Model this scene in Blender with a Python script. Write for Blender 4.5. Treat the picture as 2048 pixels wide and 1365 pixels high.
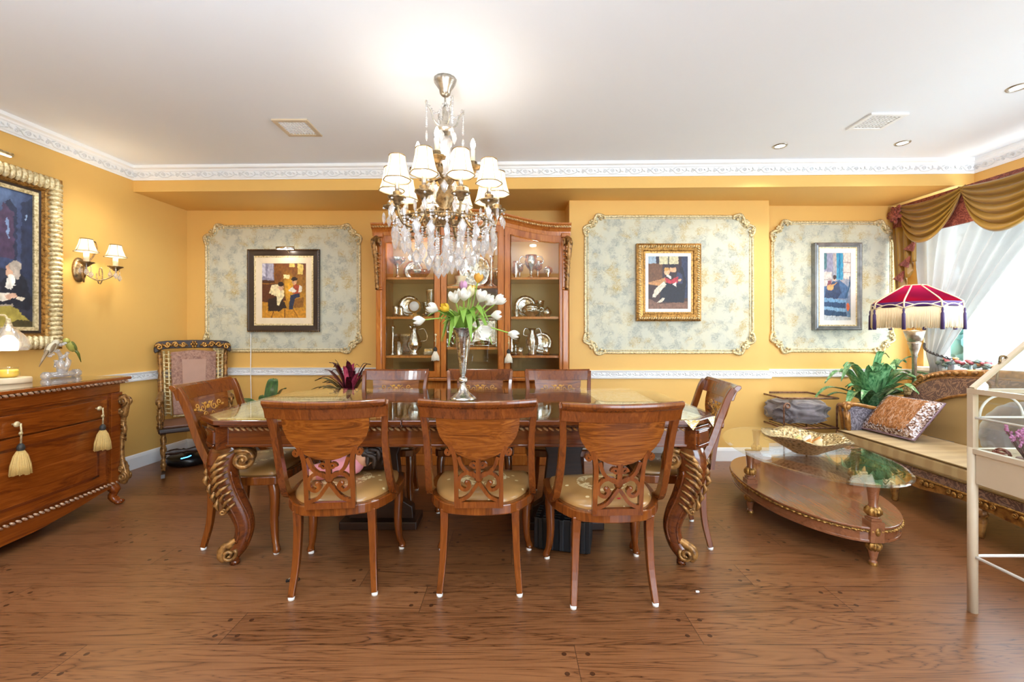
import bpy, math, random
from mathutils import Vector, Matrix, noise
random.seed(7)
PI = math.pi; TAU = 2*PI
sc = bpy.context.scene
col = sc.collection
R = math.radians
for _o in list(bpy.data.objects): bpy.data.objects.remove(_o)

# ------------------------------------------------------------------ camera
CAMH = 1.215; F = 870.0                      # focal length in pixels of a 2048 wide frame
cam_d = bpy.data.cameras.new('camera'); cam = bpy.data.objects.new('camera', cam_d); col.objects.link(cam)
cam.location = (0, 0, CAMH); cam.rotation_euler = (PI/2, 0, 0)
cam_d.sensor_width = 36; cam_d.lens = 36*F/2048; cam_d.shift_y = -14.5/2048; cam_d.clip_start = .05
sc.camera = cam
# ------------------------------------------------------------------ world, exposure
sc.view_settings.view_transform = 'Standard'; sc.view_settings.look = 'None'
sc.view_settings.exposure = 0.46; sc.view_settings.gamma = 1.0; sc.view_settings.use_curve_mapping = False
world = bpy.data.worlds.new('world'); sc.world = world; world.use_nodes = True
_bg = world.node_tree.nodes['Background']; _bg.inputs[0].default_value = (.73, .87, 1, 1); _bg.inputs[1].default_value = 7.4
# ------------------------------------------------------------------ large lights: daylight at the window, an added ceiling fill, the room's ceiling lamps
def lamp(name, kind, loc, power, color=(1,1,1), rot=(0,0,0), parent=None, **kw):
    d = bpy.data.lights.new(name, kind); d.energy = power; d.color = color
    for k, v in kw.items(): setattr(d, k, v)
    o = bpy.data.objects.new(name, d); col.objects.link(o); o.location = loc; o.rotation_euler = rot
    if parent: o.parent = parent
    return o
lamp('window_daylight', 'AREA', (4.6, 2.9, 1.75), 70, (.9, .95, 1), (0, R(90), 0), shape='RECTANGLE', size=1.6, size_y=2.6)
lamp('ceiling_fill_light', 'AREA', (-1.1, -.5, 1.4), 130, (.74, .88, 1), (PI, 0, 0), shape='DISK', size=.5)  # unseen fill light added behind the camera to brighten the ceiling
SPOT_W = 28
for _x, _y in ((-2.2, 1.2), (-.4, .6), (1.6, .8), (-2.2, -.9), (0, -1.2), (2.2, -.9), (-2.6, 3.3)):
    lamp('ceiling_downlight', 'SPOT', (_x, _y, 2.66), SPOT_W, (.85, .94, 1), spot_size=R(150), spot_blend=.6, shadow_soft_size=.06)

# ------------------------------------------------------------------ helpers
def lin(h):
    h = h.lstrip('#'); c = [int(h[i:i+2], 16)/255 for i in (0, 2, 4)]
    return tuple((x/12.92 if x <= .04045 else ((x+.055)/1.055)**2.4) for x in c)
def rgba(h): return lin(h)+(1,)
def at(u, v, Y): return Vector(((u-1024)*Y/F, Y, CAMH-(v-668)*Y/F))
def lerp(a, b, t): return a+(b-a)*t
def cr(pts, n=6, closed=False):               # catmull-rom through points
    P = [Vector(p) for p in pts]; out = []; m = len(P)
    rng = range(m if closed else m-1)
    for i in rng:
        if closed: a, b, c, d = P[i-1], P[i], P[(i+1) % m], P[(i+2) % m]
        else: b, c = P[i], P[i+1]; a = P[i-1] if i else b*2-c; d = P[i+2] if i+2 < m else c*2-b
        for k in range(n):
            t = k/n
            out.append(.5*((2*b)+(c-a)*t+(2*a-5*b+4*c-d)*t*t+(3*b-a-3*c+d)*t**3))
    if not closed: out.append(P[-1])
    return out
def interp(tab, x):
    if x <= tab[0][0]: return tab[0][1]
    for (a, b), (c, d) in zip(tab, tab[1:]):
        if x <= c: return b+(d-b)*(x-a)/(c-a)
    return tab[-1][1]
def spiral(cx, cy, r0, r1, a0, turns, n=22):  # 2D spiral from r0 to r1 starting at angle a0
    return [(cx+lerp(r0, r1, (i/n)**.8)*math.cos(a0+turns*TAU*i/n), cy+lerp(r0, r1, (i/n)**.8)*math.sin(a0+turns*TAU*i/n)) for i in range(n+1)]
class MB:
    def __init__(s): s.v = []; s.f = []; s.s = []; s.M = Matrix.Identity(4); s.col = None
    def add(s, vs, fs, smooth=False):
        b = len(s.v); s.v += [tuple(s.M @ Vector(p)) for p in vs]
        s.f += [tuple(b+i for i in f) for f in fs]; s.s += [smooth]*len(fs); return s
    def bx(s, x0, x1, y0, y1, z0, z1):
        return s.add([(x0,y0,z0),(x1,y0,z0),(x1,y1,z0),(x0,y1,z0),(x0,y0,z1),(x1,y0,z1),(x1,y1,z1),(x0,y1,z1)],
                     [(3,2,1,0),(4,5,6,7),(0,1,5,4),(1,2,6,5),(2,3,7,6),(3,0,4,7)])
    def prism(s, poly, a, b, fn=None):        # 2D outline (p,q) extruded from a to b; fn(p,q,h)->xyz, default z up
        fn = fn or (lambda p, q, h: (p, q, h)); n = len(poly)
        vs = [fn(p[0], p[1], a) for p in poly]+[fn(p[0], p[1], b) for p in poly]
        return s.add(vs, [tuple(range(n))[::-1], tuple(range(n, 2*n))]+[(i, (i+1) % n, n+(i+1) % n, n+i) for i in range(n)])
    def lathe(s, prof, o=(0,0,0), seg=24, fn=None, smooth=True, cap=True, amp=0, lobes=0, sx=1, sy=1):
        vs = []; fs = []; m = len(prof)
        for (r, z) in prof:
            for k in range(seg):
                a = TAU*k/seg; rr = r*(1+amp*math.cos(lobes*a)) if lobes else r
                p = (rr*math.cos(a)*sx, rr*math.sin(a)*sy, z); p = fn(*p) if fn else p
                vs.append((p[0]+o[0], p[1]+o[1], p[2]+o[2]))
        for j in range(m-1):
            for k in range(seg):
                k2 = (k+1) % seg; fs.append((j*seg+k, j*seg+k2, (j+1)*seg+k2, (j+1)*seg+k))
        if cap:
            if prof[0][0] > 1e-5: fs.append(tuple(range(seg))[::-1])
            if prof[-1][0] > 1e-5: fs.append(tuple((m-1)*seg+k for k in range(seg)))
        return s.add(vs, fs, smooth)
    def tube(s, pts, r, seg=8, closed=False, sx=1, up=None, smooth=True):
        P = [Vector(p) for p in pts]; n = len(P); vs = []; fs = []
        T = []
        for i in range(n):
            a = P[i-1] if (i or closed) else P[i]; b = P[(i+1) % n] if (i+1 < n or closed) else P[i]
            t = (b-a); T.append(t.normalized() if t.length > 1e-9 else Vector((0,0,1)))
        u = Vector(up) if up else Vector((0,0,1))
        if abs(u.normalized().dot(T[0])) > .95 and not up: u = Vector((1,0,0))
        for i in range(n):
            t = T[i]; u = u-t*u.dot(t)
            if u.length < 1e-6: u = t.orthogonal()
            u.normalize(); w = t.cross(u); rr = r[i] if isinstance(r, (list, tuple)) else r
            for k in range(seg):
                a = TAU*(k+.5)/seg; vs.append(P[i]+u*math.sin(a)*rr+w*math.cos(a)*rr*sx)
        for i in range(n if closed else n-1):
            j = (i+1) % n
            for k in range(seg):
                k2 = (k+1) % seg; fs.append((i*seg+k, i*seg+k2, j*seg+k2, j*seg+k))
        if not closed: fs += [tuple(range(seg))[::-1], tuple((n-1)*seg+k for k in range(seg))]
        return s.add(vs, fs, smooth)
    def ball(s, c, r, seg=12, rings=8, rot=None, fn=None):
        r = (r, r, r) if not isinstance(r, (list, tuple)) else r; vs = []; fs = []
        for j in range(rings+1):
            ph = PI*j/rings
            for k in range(seg):
                a = TAU*k/seg; p = Vector((math.sin(ph)*math.cos(a)*r[0], math.sin(ph)*math.sin(a)*r[1], -math.cos(ph)*r[2]))
                if fn: p = fn(p)
                if rot: p = rot @ p
                vs.append(p+Vector(c))
        for j in range(rings):
            for k in range(seg):
                k2 = (k+1) % seg; fs.append((j*seg+k, j*seg+k2, (j+1)*seg+k2, (j+1)*seg+k))
        return s.add(vs, fs, True)
    def grid(s, fn, nu, nv, smooth=True, closeu=False):
        vs = [fn(i/nu, j/nv) for j in range(nv+1) for i in range(nu if closeu else nu+1)]; w = nu if closeu else nu+1
        fs = [(j*w+i, j*w+(i+1) % w, (j+1)*w+(i+1) % w, (j+1)*w+i) for j in range(nv) for i in range(nu)]
        return s.add(vs, fs, smooth)
    def ribbon(s, pts2, wd, a, b, fn):        # flat bar along a 2D curve, wd wide, extruded a..b, mapped by fn(p,q,h)
        P = [Vector((p[0], p[1])) for p in pts2]; n = len(P); vs = []; fs = []
        for i in range(n):
            t = (P[min(i+1, n-1)]-P[max(i-1, 0)]); t = t.normalized() if t.length > 1e-9 else Vector((1,0)); nn = Vector((-t.y, t.x))
            w = (wd[i] if isinstance(wd, list) else wd)/2; A = P[i]+nn*w; B = P[i]-nn*w
            vs += [fn(A.x, A.y, a), fn(B.x, B.y, a), fn(B.x, B.y, b), fn(A.x, A.y, b)]
        for i in range(n-1):
            for k in range(4): k2 = (k+1) % 4; fs.append((i*4+k, i*4+k2, i*4+4+k2, i*4+4+k))
        fs += [(3,2,1,0), (n*4-4, n*4-3, n*4-2, n*4-1)]
        return s.add(vs, fs)
    def sweep(s, path, prof, closed=False, smooth=False):   # path: plan points (x,y), room on the left-hand normal; prof (d out, z)
        P = [Vector((p[0], p[1])) for p in path]; n = len(P); m = len(prof); vs = []; fs = []
        def nrm(a, b): t = (b-a).normalized(); return Vector((-t.y, t.x))
        for i in range(n):
            if closed: n1, n2 = nrm(P[i-1], P[i]), nrm(P[i], P[(i+1) % n])
            else:
                n1 = nrm(P[i-1], P[i]) if i else None; n2 = nrm(P[i], P[i+1]) if i+1 < n else None
                n1 = n1 or n2; n2 = n2 or n1
            q = n1+n2; q = q/max(q.dot(n1), .25)
            for d, z in prof: vs.append((P[i].x+q.x*d, P[i].y+q.y*d, z))
        for i in range(n if closed else n-1):
            j = (i+1) % n
            for k in range(m): k2 = (k+1) % m; fs.append((i*m+k, j*m+k, j*m+k2, i*m+k2))
        if not closed: fs += [tuple(range(m)), tuple((n-1)*m+k for k in range(m))[::-1]]
        return s.add(vs, fs, smooth)
    def frame(s, w, h, prof, smooth=False):   # mitred picture frame in the local XZ plane, outer size w x h; prof (inset, out)
        vs = []; fs = []; m = len(prof)
        for sx, sz in ((-1,-1), (1,-1), (1,1), (-1,1)):
            for i, d in prof: vs.append((sx*(w/2-i), -d, sz*(h/2-i)))
        for c in range(4):
            c2 = (c+1) % 4
            for k in range(m): k2 = (k+1) % m; fs.append((c*m+k, c2*m+k, c2*m+k2, c*m+k2))
        return s.add(vs, fs, smooth)
    def build(s, name, m, parent=None, bevel=0, solid=0, sub=0):
        me = bpy.data.meshes.new(name); me.from_pydata(s.v, [], s.f); me.polygons.foreach_set('use_smooth', s.s); me.update()
        if m: me.materials.append(m)
        if s.col: 
            at_ = me.color_attributes.new('Col', 'FLOAT_COLOR', 'POINT')
            at_.data.foreach_set('color', [c for q in s.col for c in q])
        import bmesh as _b
        bm = _b.new(); bm.from_mesh(me); _b.ops.recalc_face_normals(bm, faces=bm.faces); bm.to_mesh(me); bm.free()
        o = bpy.data.objects.new(name, me); col.objects.link(o)
        if parent: o.parent = parent
        if solid: md = o.modifiers.new('solid', 'SOLIDIFY'); md.thickness = solid; md.offset = 0
        if bevel: md = o.modifiers.new('bevel', 'BEVEL'); md.width = bevel; md.segments = 2; md.limit_method = 'ANGLE'; md.angle_limit = R(35)
        if sub: md = o.modifiers.new('sub', 'SUBSURF'); md.levels = sub; md.render_levels = sub
        return o
def tag(o, label=None, cat=None, group=None, kind=None):
    if label: o['label'] = label
    if cat: o['category'] = cat
    if group: o['group'] = group
    if kind: o['kind'] = kind
    return o
def thing(name, label, cat, loc=(0,0,0), rz=0, group=None):
    o = bpy.data.objects.new(name, None); col.objects.link(o); o.empty_display_size = .1
    o.location = loc; o.rotation_euler = (0, 0, rz); return tag(o, label, cat, group)
def struct(o): o['kind'] = 'structure'; return o
def dup(o, parent=None):
    c = o.copy(); col.objects.link(c)
    if parent: c.parent = parent
    for ch in list(o.children): dup(ch, c)
    return c
def placed(proto, first, loc, rz, label, group=None):
    r = proto if first else dup(proto)
    r.location = loc; r.rotation_euler = (0, 0, rz); r['label'] = label
    if group: r['group'] = group
    return r

# ------------------------------------------------------------------ materials
class NT:
    def __init__(s, name):
        s.m = bpy.data.materials.new(name); s.m.use_nodes = True; s.t = s.m.node_tree
        s.b = s.t.nodes['Principled BSDF']; s.out = s.t.nodes['Material Output']
    def put(s, sock, v):
        if isinstance(v, bpy.types.NodeSocket): s.t.links.new(v, sock)
        elif isinstance(v, bpy.types.Node): s.t.links.new(v.outputs[0], sock)
        else:
            if isinstance(v, (tuple, list)) and len(v) == 3 and sock.type == 'RGBA': v = tuple(v)+(1,)
            sock.default_value = v
    def n(s, typ, ins={}, **kw):
        nd = s.t.nodes.new('ShaderNode'+typ)
        for k, v in kw.items(): setattr(nd, k, v)
        for k, v in ins.items(): s.put(nd.inputs[k], v)
        return nd
    def m2(s, op, a, b=0.0, c=None):
        nd = s.n('Math', {0: a, 1: b}, operation=op)
        if c is not None: s.put(nd.inputs[2], c)
        return nd.outputs[0]
    def obj(s): return s.n('TexCoord').outputs['Object']
    def mapping(s, v, scale=(1,1,1), loc=(0,0,0), rot=(0,0,0)):
        return s.n('Mapping', {'Vector': v, 'Scale': scale, 'Location': loc, 'Rotation': rot}).outputs[0]
    def noise(s, v, scale=5, detail=4, dist=0, rough=.55): 
        return s.n('TexNoise', {'Vector': v, 'Scale': scale, 'Detail': detail, 'Distortion': dist, 'Roughness': rough})
    def ramp(s, f, stops, interp='LINEAR'):
        nd = s.n('ValToRGB', {0: f}); e = nd.color_ramp; e.interpolation = interp
        while len(e.elements) < len(stops): e.elements.new(.5)
        for el, (p, c) in zip(e.elements, stops): el.position = p; el.color = (rgba(c) if isinstance(c, str) else (c, c, c, 1))
        return nd.outputs[0]
    def mix(s, f, a, b, bt='MIX'):
        nd = s.n('Mix', data_type='RGBA', blend_type=bt); s.put(nd.inputs[0], f)
        a = rgba(a) if isinstance(a, str) else a; b = rgba(b) if isinstance(b, str) else b
        s.put(nd.inputs[6], a); s.put(nd.inputs[7], b); return nd.outputs[2]
    def bump(s, h, strength=.3, dist=.01): 
        s.put(s.b.inputs['Normal'], s.n('Bump', {'Height': h, 'Strength': strength, 'Distance': dist}))
    def set(s, **kw):
        for k, v in kw.items():
            k = {'color': 'Base Color', 'rough': 'Roughness', 'metal': 'Metallic', 'coat': 'Coat Weight', 'coat_rough': 'Coat Roughness', 'emit': 'Emission Color', 'emit_s': 'Emission Strength', 'trans': 'Transmission Weight', 'alpha': 'Alpha', 'spec': 'Specular IOR Level', 'sheen': 'Sheen Weight', 'ior': 'IOR'}[k]
            s.put(s.b.inputs[k], rgba(v) if isinstance(v, str) else v)
        return s
def plain(name, c, rough=.5, metal=0, var=.06, sc_=12, bump=0, bs=40, **kw):
    t = NT(name); v = t.obj(); nz = t.noise(v, sc_, 3)
    a = lin(c); dark = tuple(x*(1-var*2) for x in a)+(1,); lite = tuple(min(1, x*(1+var)) for x in a)+(1,)
    t.set(color=t.mix(nz.outputs[0], dark, lite), rough=rough, metal=metal, **kw)
    if bump: t.bump(t.noise(v, bs, 4), bump, .01)
    return t.m
def wood(name, dark, mid, lite, axis=0, rough=.25, coat=.5, sc_=1.0, fig=1.0):
    t = NT(name); rnd = t.n('ObjectInfo').outputs['Random']
    s = [11*sc_]*3; s[axis] = 1.1*sc_
    off = t.n('CombineXYZ', {0: t.m2('MULTIPLY', rnd, 9.0), 1: t.m2('MULTIPLY', rnd, 5.0), 2: t.m2('MULTIPLY', rnd, 7.0)}).outputs[0]
    v = t.n('VectorMath', {0: t.obj(), 1: off}, operation='ADD').outputs[0]
    v1 = t.mapping(v, tuple(s)); g = t.noise(v1, 1.6, 5, 1.2*fig).outputs[0]
    s2 = [90*sc_]*3; s2[axis] = 4*sc_; f = t.noise(t.mapping(v, tuple(s2)), 1.5, 3).outputs[0]
    rings = t.m2('MULTIPLY_ADD', t.m2('SINE', t.m2('MULTIPLY', g, 30.0)), .05*fig, t.m2('MULTIPLY_ADD', g, .62, t.m2('MULTIPLY', f, .28)))
    t.set(color=t.ramp(rings, [(.26, dark), (.47, mid), (.68, lite)]), rough=rough, coat=coat, coat_rough=.08)
    t.bump(f, .05, .003); return t.m
def gilt(name, c1, c2, rough=.35, metal=.75, sc_=60, bump=.35):
    t = NT(name); v = t.obj(); nz = t.noise(v, sc_, 4).outputs[0]
    t.set(color=t.ramp(nz, [(.3, c1), (.6, c2)]), rough=rough, metal=metal); t.bump(nz, bump, .006); return t.m
def thin_glass(name, tint=(1,1,1,1), ior=1.5, rough=0):
    t = NT(name); t.t.nodes.remove(t.b); tr = t.n('BsdfTransparent', {0: tint}); g = t.n('BsdfGlossy', {0: (1,1,1,1), 'Roughness': rough})
    bf_ = t.n('NewGeometry').outputs['Backfacing']; fr = t.n('Fresnel', {'IOR': t.m2('MULTIPLY_ADD', bf_, 1/ior-ior, ior)}); mx = t.n('MixShader', {0: fr, 1: tr, 2: g}); t.t.links.new(mx.outputs[0], t.out.inputs[0]); return t.m
def crystal_mat(name, sparkle_dif=.22):
    t = NT(name); t.t.nodes.remove(t.b); tr = t.n('BsdfTransparent', {0: (.97,.98,1,1)}); g = t.n('BsdfGlass', {0: (1,1,1,1), 'IOR': 1.55, 'Roughness': .0})
    gl = t.n('BsdfGlossy', {0: (1,1,1,1), 'Roughness': .03})
    mx = t.n('MixShader', {0: .55, 1: tr, 2: g}); df = t.n('MixShader', {0: .5, 1: t.n('BsdfDiffuse', {0: (.95,.96,1,1)}), 2: t.n('BsdfTranslucent', {0: (.95,.96,1,1)})})
    m2 = t.n('MixShader', {0: .18, 1: mx, 2: gl}); m2 = t.n('MixShader', {0: sparkle_dif, 1: m2, 2: df}); t.t.links.new(m2.outputs[0], t.out.inputs[0]); return t.m  # white diffuse share imitates the bright sparkle of the crystals
def cloth_translucent(name, c, tr=.5, alpha=1):
    t = NT(name); t.t.nodes.remove(t.b); nz = t.noise(t.obj(), 30, 3).outputs[0]; a = lin(c)
    cc = t.mix(nz, tuple(x*.92 for x in a)+(1,), a+(1,)); d = t.n('BsdfDiffuse', {0: cc}); l = t.n('BsdfTranslucent', {0: cc})
    mx = t.n('MixShader', {0: tr, 1: d, 2: l})
    if alpha < 1: mx = t.n('MixShader', {0: 1-alpha, 1: mx, 2: t.n('BsdfTransparent')})
    t.t.links.new(mx.outputs[0], t.out.inputs[0]); return t.m
def glow(name, c, s):
    t = NT(name); t.set(color=c, emit=c, emit_s=s); t.m.cycles.emission_sampling = 'NONE'; return t.m

def floor_mat():
    t = NT('oak_plank_floor'); P = t.n('NewGeometry').outputs['Position']; x, y, z = t.n('SeparateXYZ', {0: P}).outputs
    w, L = .196, 1.9
    yw = t.m2('DIVIDE', t.m2('ADD', y, .065), w); row = t.m2('FLOOR', yw); yf = t.m2('MULTIPLY', t.m2('FRACT', yw), w)
    rr = t.n('TexWhiteNoise', {'W': row}, noise_dimensions='1D').outputs[0]
    s_ = t.m2('ADD', t.m2('DIVIDE', x, L), t.m2('MULTIPLY', rr, 9.0)); ip = t.m2('FLOOR', s_); xf = t.m2('MULTIPLY', t.m2('FRACT', s_), L)
    idv = t.n('CombineXYZ', {0: row, 1: ip}).outputs[0]; rid = t.n('TexWhiteNoise', {'Vector': idv}, noise_dimensions='3D').outputs[0]
    du = t.m2('MINIMUM', xf, t.m2('SUBTRACT', L, xf)); dv = t.m2('MINIMUM', yf, t.m2('SUBTRACT', w, yf))
    pd = t.m2('SQRT', t.m2('ADD', t.m2('POWER', t.m2('SUBTRACT', du, .045), 2.0), t.m2('POWER', t.m2('SUBTRACT', dv, .05), 2.0)))
    peg = t.m2('LESS_THAN', pd, .0095)
    seam = t.m2('MAXIMUM', t.m2('LESS_THAN', du, .0014), t.m2('LESS_THAN', dv, .0013))
    gv = t.n('CombineXYZ', {0: t.m2('MULTIPLY_ADD', x, .5, t.m2('MULTIPLY', rid, 31.0)), 1: t.m2('MULTIPLY_ADD', y, 8.0, t.m2('MULTIPLY', rid, 17.0)), 2: t.m2('MULTIPLY', rid, 7.0)}).outputs[0]
    g = t.noise(gv, 1.3, 4, .8).outputs[0]
    ring = t.m2('POWER', t.m2('ABSOLUTE', t.m2('SINE', t.m2('MULTIPLY', g, 52.0))), .4)
    fv = t.n('CombineXYZ', {0: t.m2('MULTIPLY', x, 4.0), 1: t.m2('MULTIPLY', y, 170.0), 2: rid}).outputs[0]
    fine = t.noise(fv, 1.5, 4).outputs[0]
    val = t.m2('ADD', t.m2('MULTIPLY', ring, .52), t.m2('ADD', t.m2('MULTIPLY', fine, .46), t.m2('MULTIPLY_ADD', rid, .22, -.17)))
    c = t.ramp(val, [(.2, '#3b1e0c'), (.42, '#6b4225'), (.8, '#8a5b38')])
    c = t.mix(t.m2('MULTIPLY', seam, .75), c, '#2c170c'); c = t.mix(t.m2('MULTIPLY', peg, .85), c, '#34190c')
    t.set(color=c, rough=t.m2('MULTIPLY_ADD', fine, .12, .24), spec=.45); t.bump(t.m2('SUBTRACT', t.m2('MULTIPLY', val, .5), seam), .12, .003); return t.m
def wallpaper():
    t = NT('floral_wallpaper'); v = t.obj(); w_ = t.n('VectorMath', {0: t.noise(v, 14, 3).outputs[1], 1: (.10,.10,.10)}, operation='MULTIPLY').outputs[0]; v2 = t.n('VectorMath', {0: v, 1: w_}, operation='ADD').outputs[0]
    big = t.n('TexVoronoi', {'Vector': v2, 'Scale': 11.0}, feature='SMOOTH_F1').outputs['Distance']; n1 = t.noise(v2, 24, 5, 1.8).outputs[0]; n2 = t.noise(v, 4.5, 3, .6).outputs[0]
    fl_ = t.ramp(t.m2('ADD', big, t.m2('MULTIPLY', n1, .9)), [(.70, 1.0), (.98, 0.0)]); petals = t.ramp(n1, [(.34, .1), (.44, .85), (.52, .2), (.62, .7)])
    base = t.mix(t.ramp(n2, [(.35, 0.0), (.7, 1.0)]), '#c8c9b8', '#d4d0b6'); sel = t.ramp(t.noise(v, 5.0, 2, .4).outputs[0], [(.5, 0.0), (.6, 1.0)]); flw = t.mix(sel, '#8b928c', '#b2974c')
    t.set(color=t.mix(t.m2('MULTIPLY', fl_, petals), base, flw), rough=.6); t.bump(n1, .12, .004); return t.m
def brocade(name, base, figure, sc_=10, rough=.4, thr=.0, sheen=.3):
    t = NT(name); v = t.obj(); n1 = t.noise(v, sc_*.7, 3, 1.5).outputs[0]; q = t.m2('SINE', t.m2('MULTIPLY', n1, 46.0)); e = t.m2('GREATER_THAN', q, thr)
    t.set(color=t.mix(e, base, figure), rough=rough, sheen=sheen); t.bump(q, .15, .004); return t.m
def canvas_mat():
    t = NT('oil_paint'); a = t.n('VertexColor', layer_name='Col').outputs[0]; v = t.obj(); nz = t.noise(t.mapping(v, (1,1,.6)), 55, 4).outputs[0]
    t.set(color=t.mix(.35, a, t.mix(nz, (0,0,0,1), (1,1,1,1)), 'OVERLAY'), rough=.45); t.bump(nz, .12, .003); return t.m

MAT = {}
def M_(k): return MAT[k]
MAT['floor'] = floor_mat(); MAT['wallpaper'] = wallpaper(); MAT['canvas'] = canvas_mat()
MAT['wall'] = plain('ochre_paint', '#e4b664', .55, var=.03, sc_=2.5, bump=.02, bs=220)
MAT['white'] = plain('white_paint', '#f4f6f8', .4, var=.015)
MAT['relief'] = plain('relief_paint', '#e2e4e6', .45, var=.05, sc_=60)
MAT['ceil'] = plain('ceiling_paint', '#eef3fb', .6, var=.015, sc_=1.5)
MAT['table'] = wood('walnut_veneer', '#401a09', '#602c0e', '#7c4118', 0, .15, .6)
MAT['chairw'] = wood('cherry_lacquer', '#55270b', '#743a11', '#8d4e1c', 2, .2, .5)
MAT['splat'] = wood('burl_veneer', '#5c2c08', '#7b4010', '#96581c', 0, .2, .5, .8, 2.2)
MAT['cab'] = wood('cabinet_cherry', '#955020', '#b96d2c', '#cf8a40', 2, .25, .4)
MAT['side'] = wood('sideboard_mahogany', '#64290a', '#86400f', '#a2561e', 1, .22, .5)
MAT['dark'] = wood('dark_walnut', '#1a0c05', '#2b150a', '#3c1f10', 0, .45, .05)
MAT['lowt'] = wood('low_table_walnut', '#74452a', '#885436', '#976244', 1, .2, .5)
MAT['gold'] = gilt('antique_gold', '#5f3d17', '#c0924f')
MAT['goldlt'] = gilt('pale_gold', '#a8905c', '#ecdcb0', .45, .45)
MAT['carve'] = gilt('carved_bronze_gilt', '#3d1f0c', '#a87a42', .32, .4, 38)
MAT['silver'] = gilt('chased_silver', '#9c978f', '#e8e4dc', .16, 1, 45, .3)
MAT['pewter'] = gilt('brushed_pewter', '#8d877e', '#c9c3b8', .3, .9, 30, .1)
MAT['bronze'] = gilt('antique_bronze', '#5b4a35', '#a58c66', .35, .8, 40, .2)
MAT['glass'] = thin_glass('clear_glass', (.97,.99,.98,1)); MAT['tglass'] = thin_glass('table_glass', (.95,.97,.95,1), 1.48)
MAT['crystal'] = crystal_mat('cut_crystal'); MAT['bell'] = crystal_mat('ribbed_glass', .04)
MAT['shade'] = cloth_translucent('pleated_ivory_shade', '#fdf5e6', .62)
MAT['bulb'] = glow('lit_bulb', '#fff2dc', 22); MAT['spotlens'] = glow('lit_lens', '#fffaf0', 6)
MAT['ivory'] = plain('ivory_sleeve', '#efe3c4', .5)
MAT['black'] = plain('black_plastic', '#121214', .3); MAT['cream'] = plain('cream_metal', '#cdbba0', .4, var=.03); MAT['whitem'] = plain('white_metal', '#eceae6', .4)
# ================================================================== the setting
def wl(Y): return -3.40+.063*(Y-3.9)          # left wall face
def wr(Y): return 3.967+.05*(3.74-Y)          # right wall face
def bm(Y0, x): return lerp(3.905, 3.735, (x+3.4)/7.37)   # soffit front face
YL, YP, YR, XP0, XP1 = 4.50, 4.16, 4.33, .548, 2.458
CEIL = 2.70; SOF = 2.49; REAR = -2.7
struct(MB().bx(-4.2, 4.6, REAR, 4.75, -.06, 0).build('floor', M_('floor')))
struct(MB().bx(-4.2, 4.6, REAR, 4.75, CEIL, CEIL+.06).build('ceiling', M_('ceil')))
struct(MB().prism([(wl(4.7), 4.7), (wl(REAR), REAR), (wl(REAR)-.12, REAR), (wl(4.7)-.12, 4.7)], 0, CEIL).build('wall_left', M_('wall')))
struct(MB().bx(wl(4.5)-.02, XP0, YL, 4.72, 0, CEIL).build('wall_back_left', M_('wall')))
struct(MB().bx(XP0, XP1, YP, 4.72, 0, CEIL).build('wall_back_pier', M_('wall')))
struct(MB().bx(XP1, wr(4.33)+.02, YR, 4.72, 0, CEIL).build('wall_back_right', M_('wall')))
WY0, WY1, WZ0, WZ1 = 1.7, 4.17, .90, 2.40     # window opening
m = MB()
for y0, y1, z0, z1 in ((REAR, WY0, 0, CEIL), (WY1, 4.4, 0, CEIL), (WY0, WY1, 0, WZ0), (WY0, WY1, WZ1, CEIL)):
    m.prism([(wr(y0), y0), (wr(y1), y1), (wr(y1)+.2, y1), (wr(y0)+.2, y0)], z0, z1)
struct(m.build('wall_right', M_('wall')))
struct(MB().bx(-3.9, 1.2, REAR-.12, REAR, 0, CEIL).build('wall_rear_unseen', M_('wall')))  # unseen wall added against pale reflections in the glass; gap at right admits light
struct(MB().prism([(wl(3.9)-.01, bm(0, -3.41)), (wr(3.73)+.01, bm(0, 3.98)), (wr(4.3)+.01, YR+.02), (XP1-.05, YR+.02), (XP1-.05, YP+.02), (XP0+.05, YP+.02), (XP0+.05, YL+.02), (wl(4.5)-.01, YL+.02)], SOF, CEIL).build('wall_soffit', M_('wall')))
# window: frame, mullions, panes
wf = struct(thing('window_1', None, None, (wr(2.84)+.1, 2.84, 0)))
m = MB()
for a, b, c, d in ((WY0, WY1, WZ0, WZ0+.06), (WY0, WY1, WZ1-.06, WZ1), (WY0, WY0+.06, WZ0+.06, WZ1-.06), (WY1-.06, WY1, WZ0+.06, WZ1-.06), (2.81, 2.87, WZ0+.06, WZ1-.06), (3.40, 3.44, WZ0+.06, WZ1-.06), (WY0+.06, WY1-.06, 1.62, 1.66)):
    m.bx(-.03, .03, a-2.84, b-2.84, c, d)
m.build('window_frame', M_('white'), wf)
MB().bx(-.004, .004, WY0+.02-2.84, WY1-.02-2.84, WZ0+.03, WZ1-.03).build('pane', M_('glass'), wf)
MB().bx(-.26, .08, WY0-.04-2.84, WY1+.02-2.84, WZ0-.035, WZ0+.003).build('window_sill', M_('white'), wf, .006)

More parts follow.
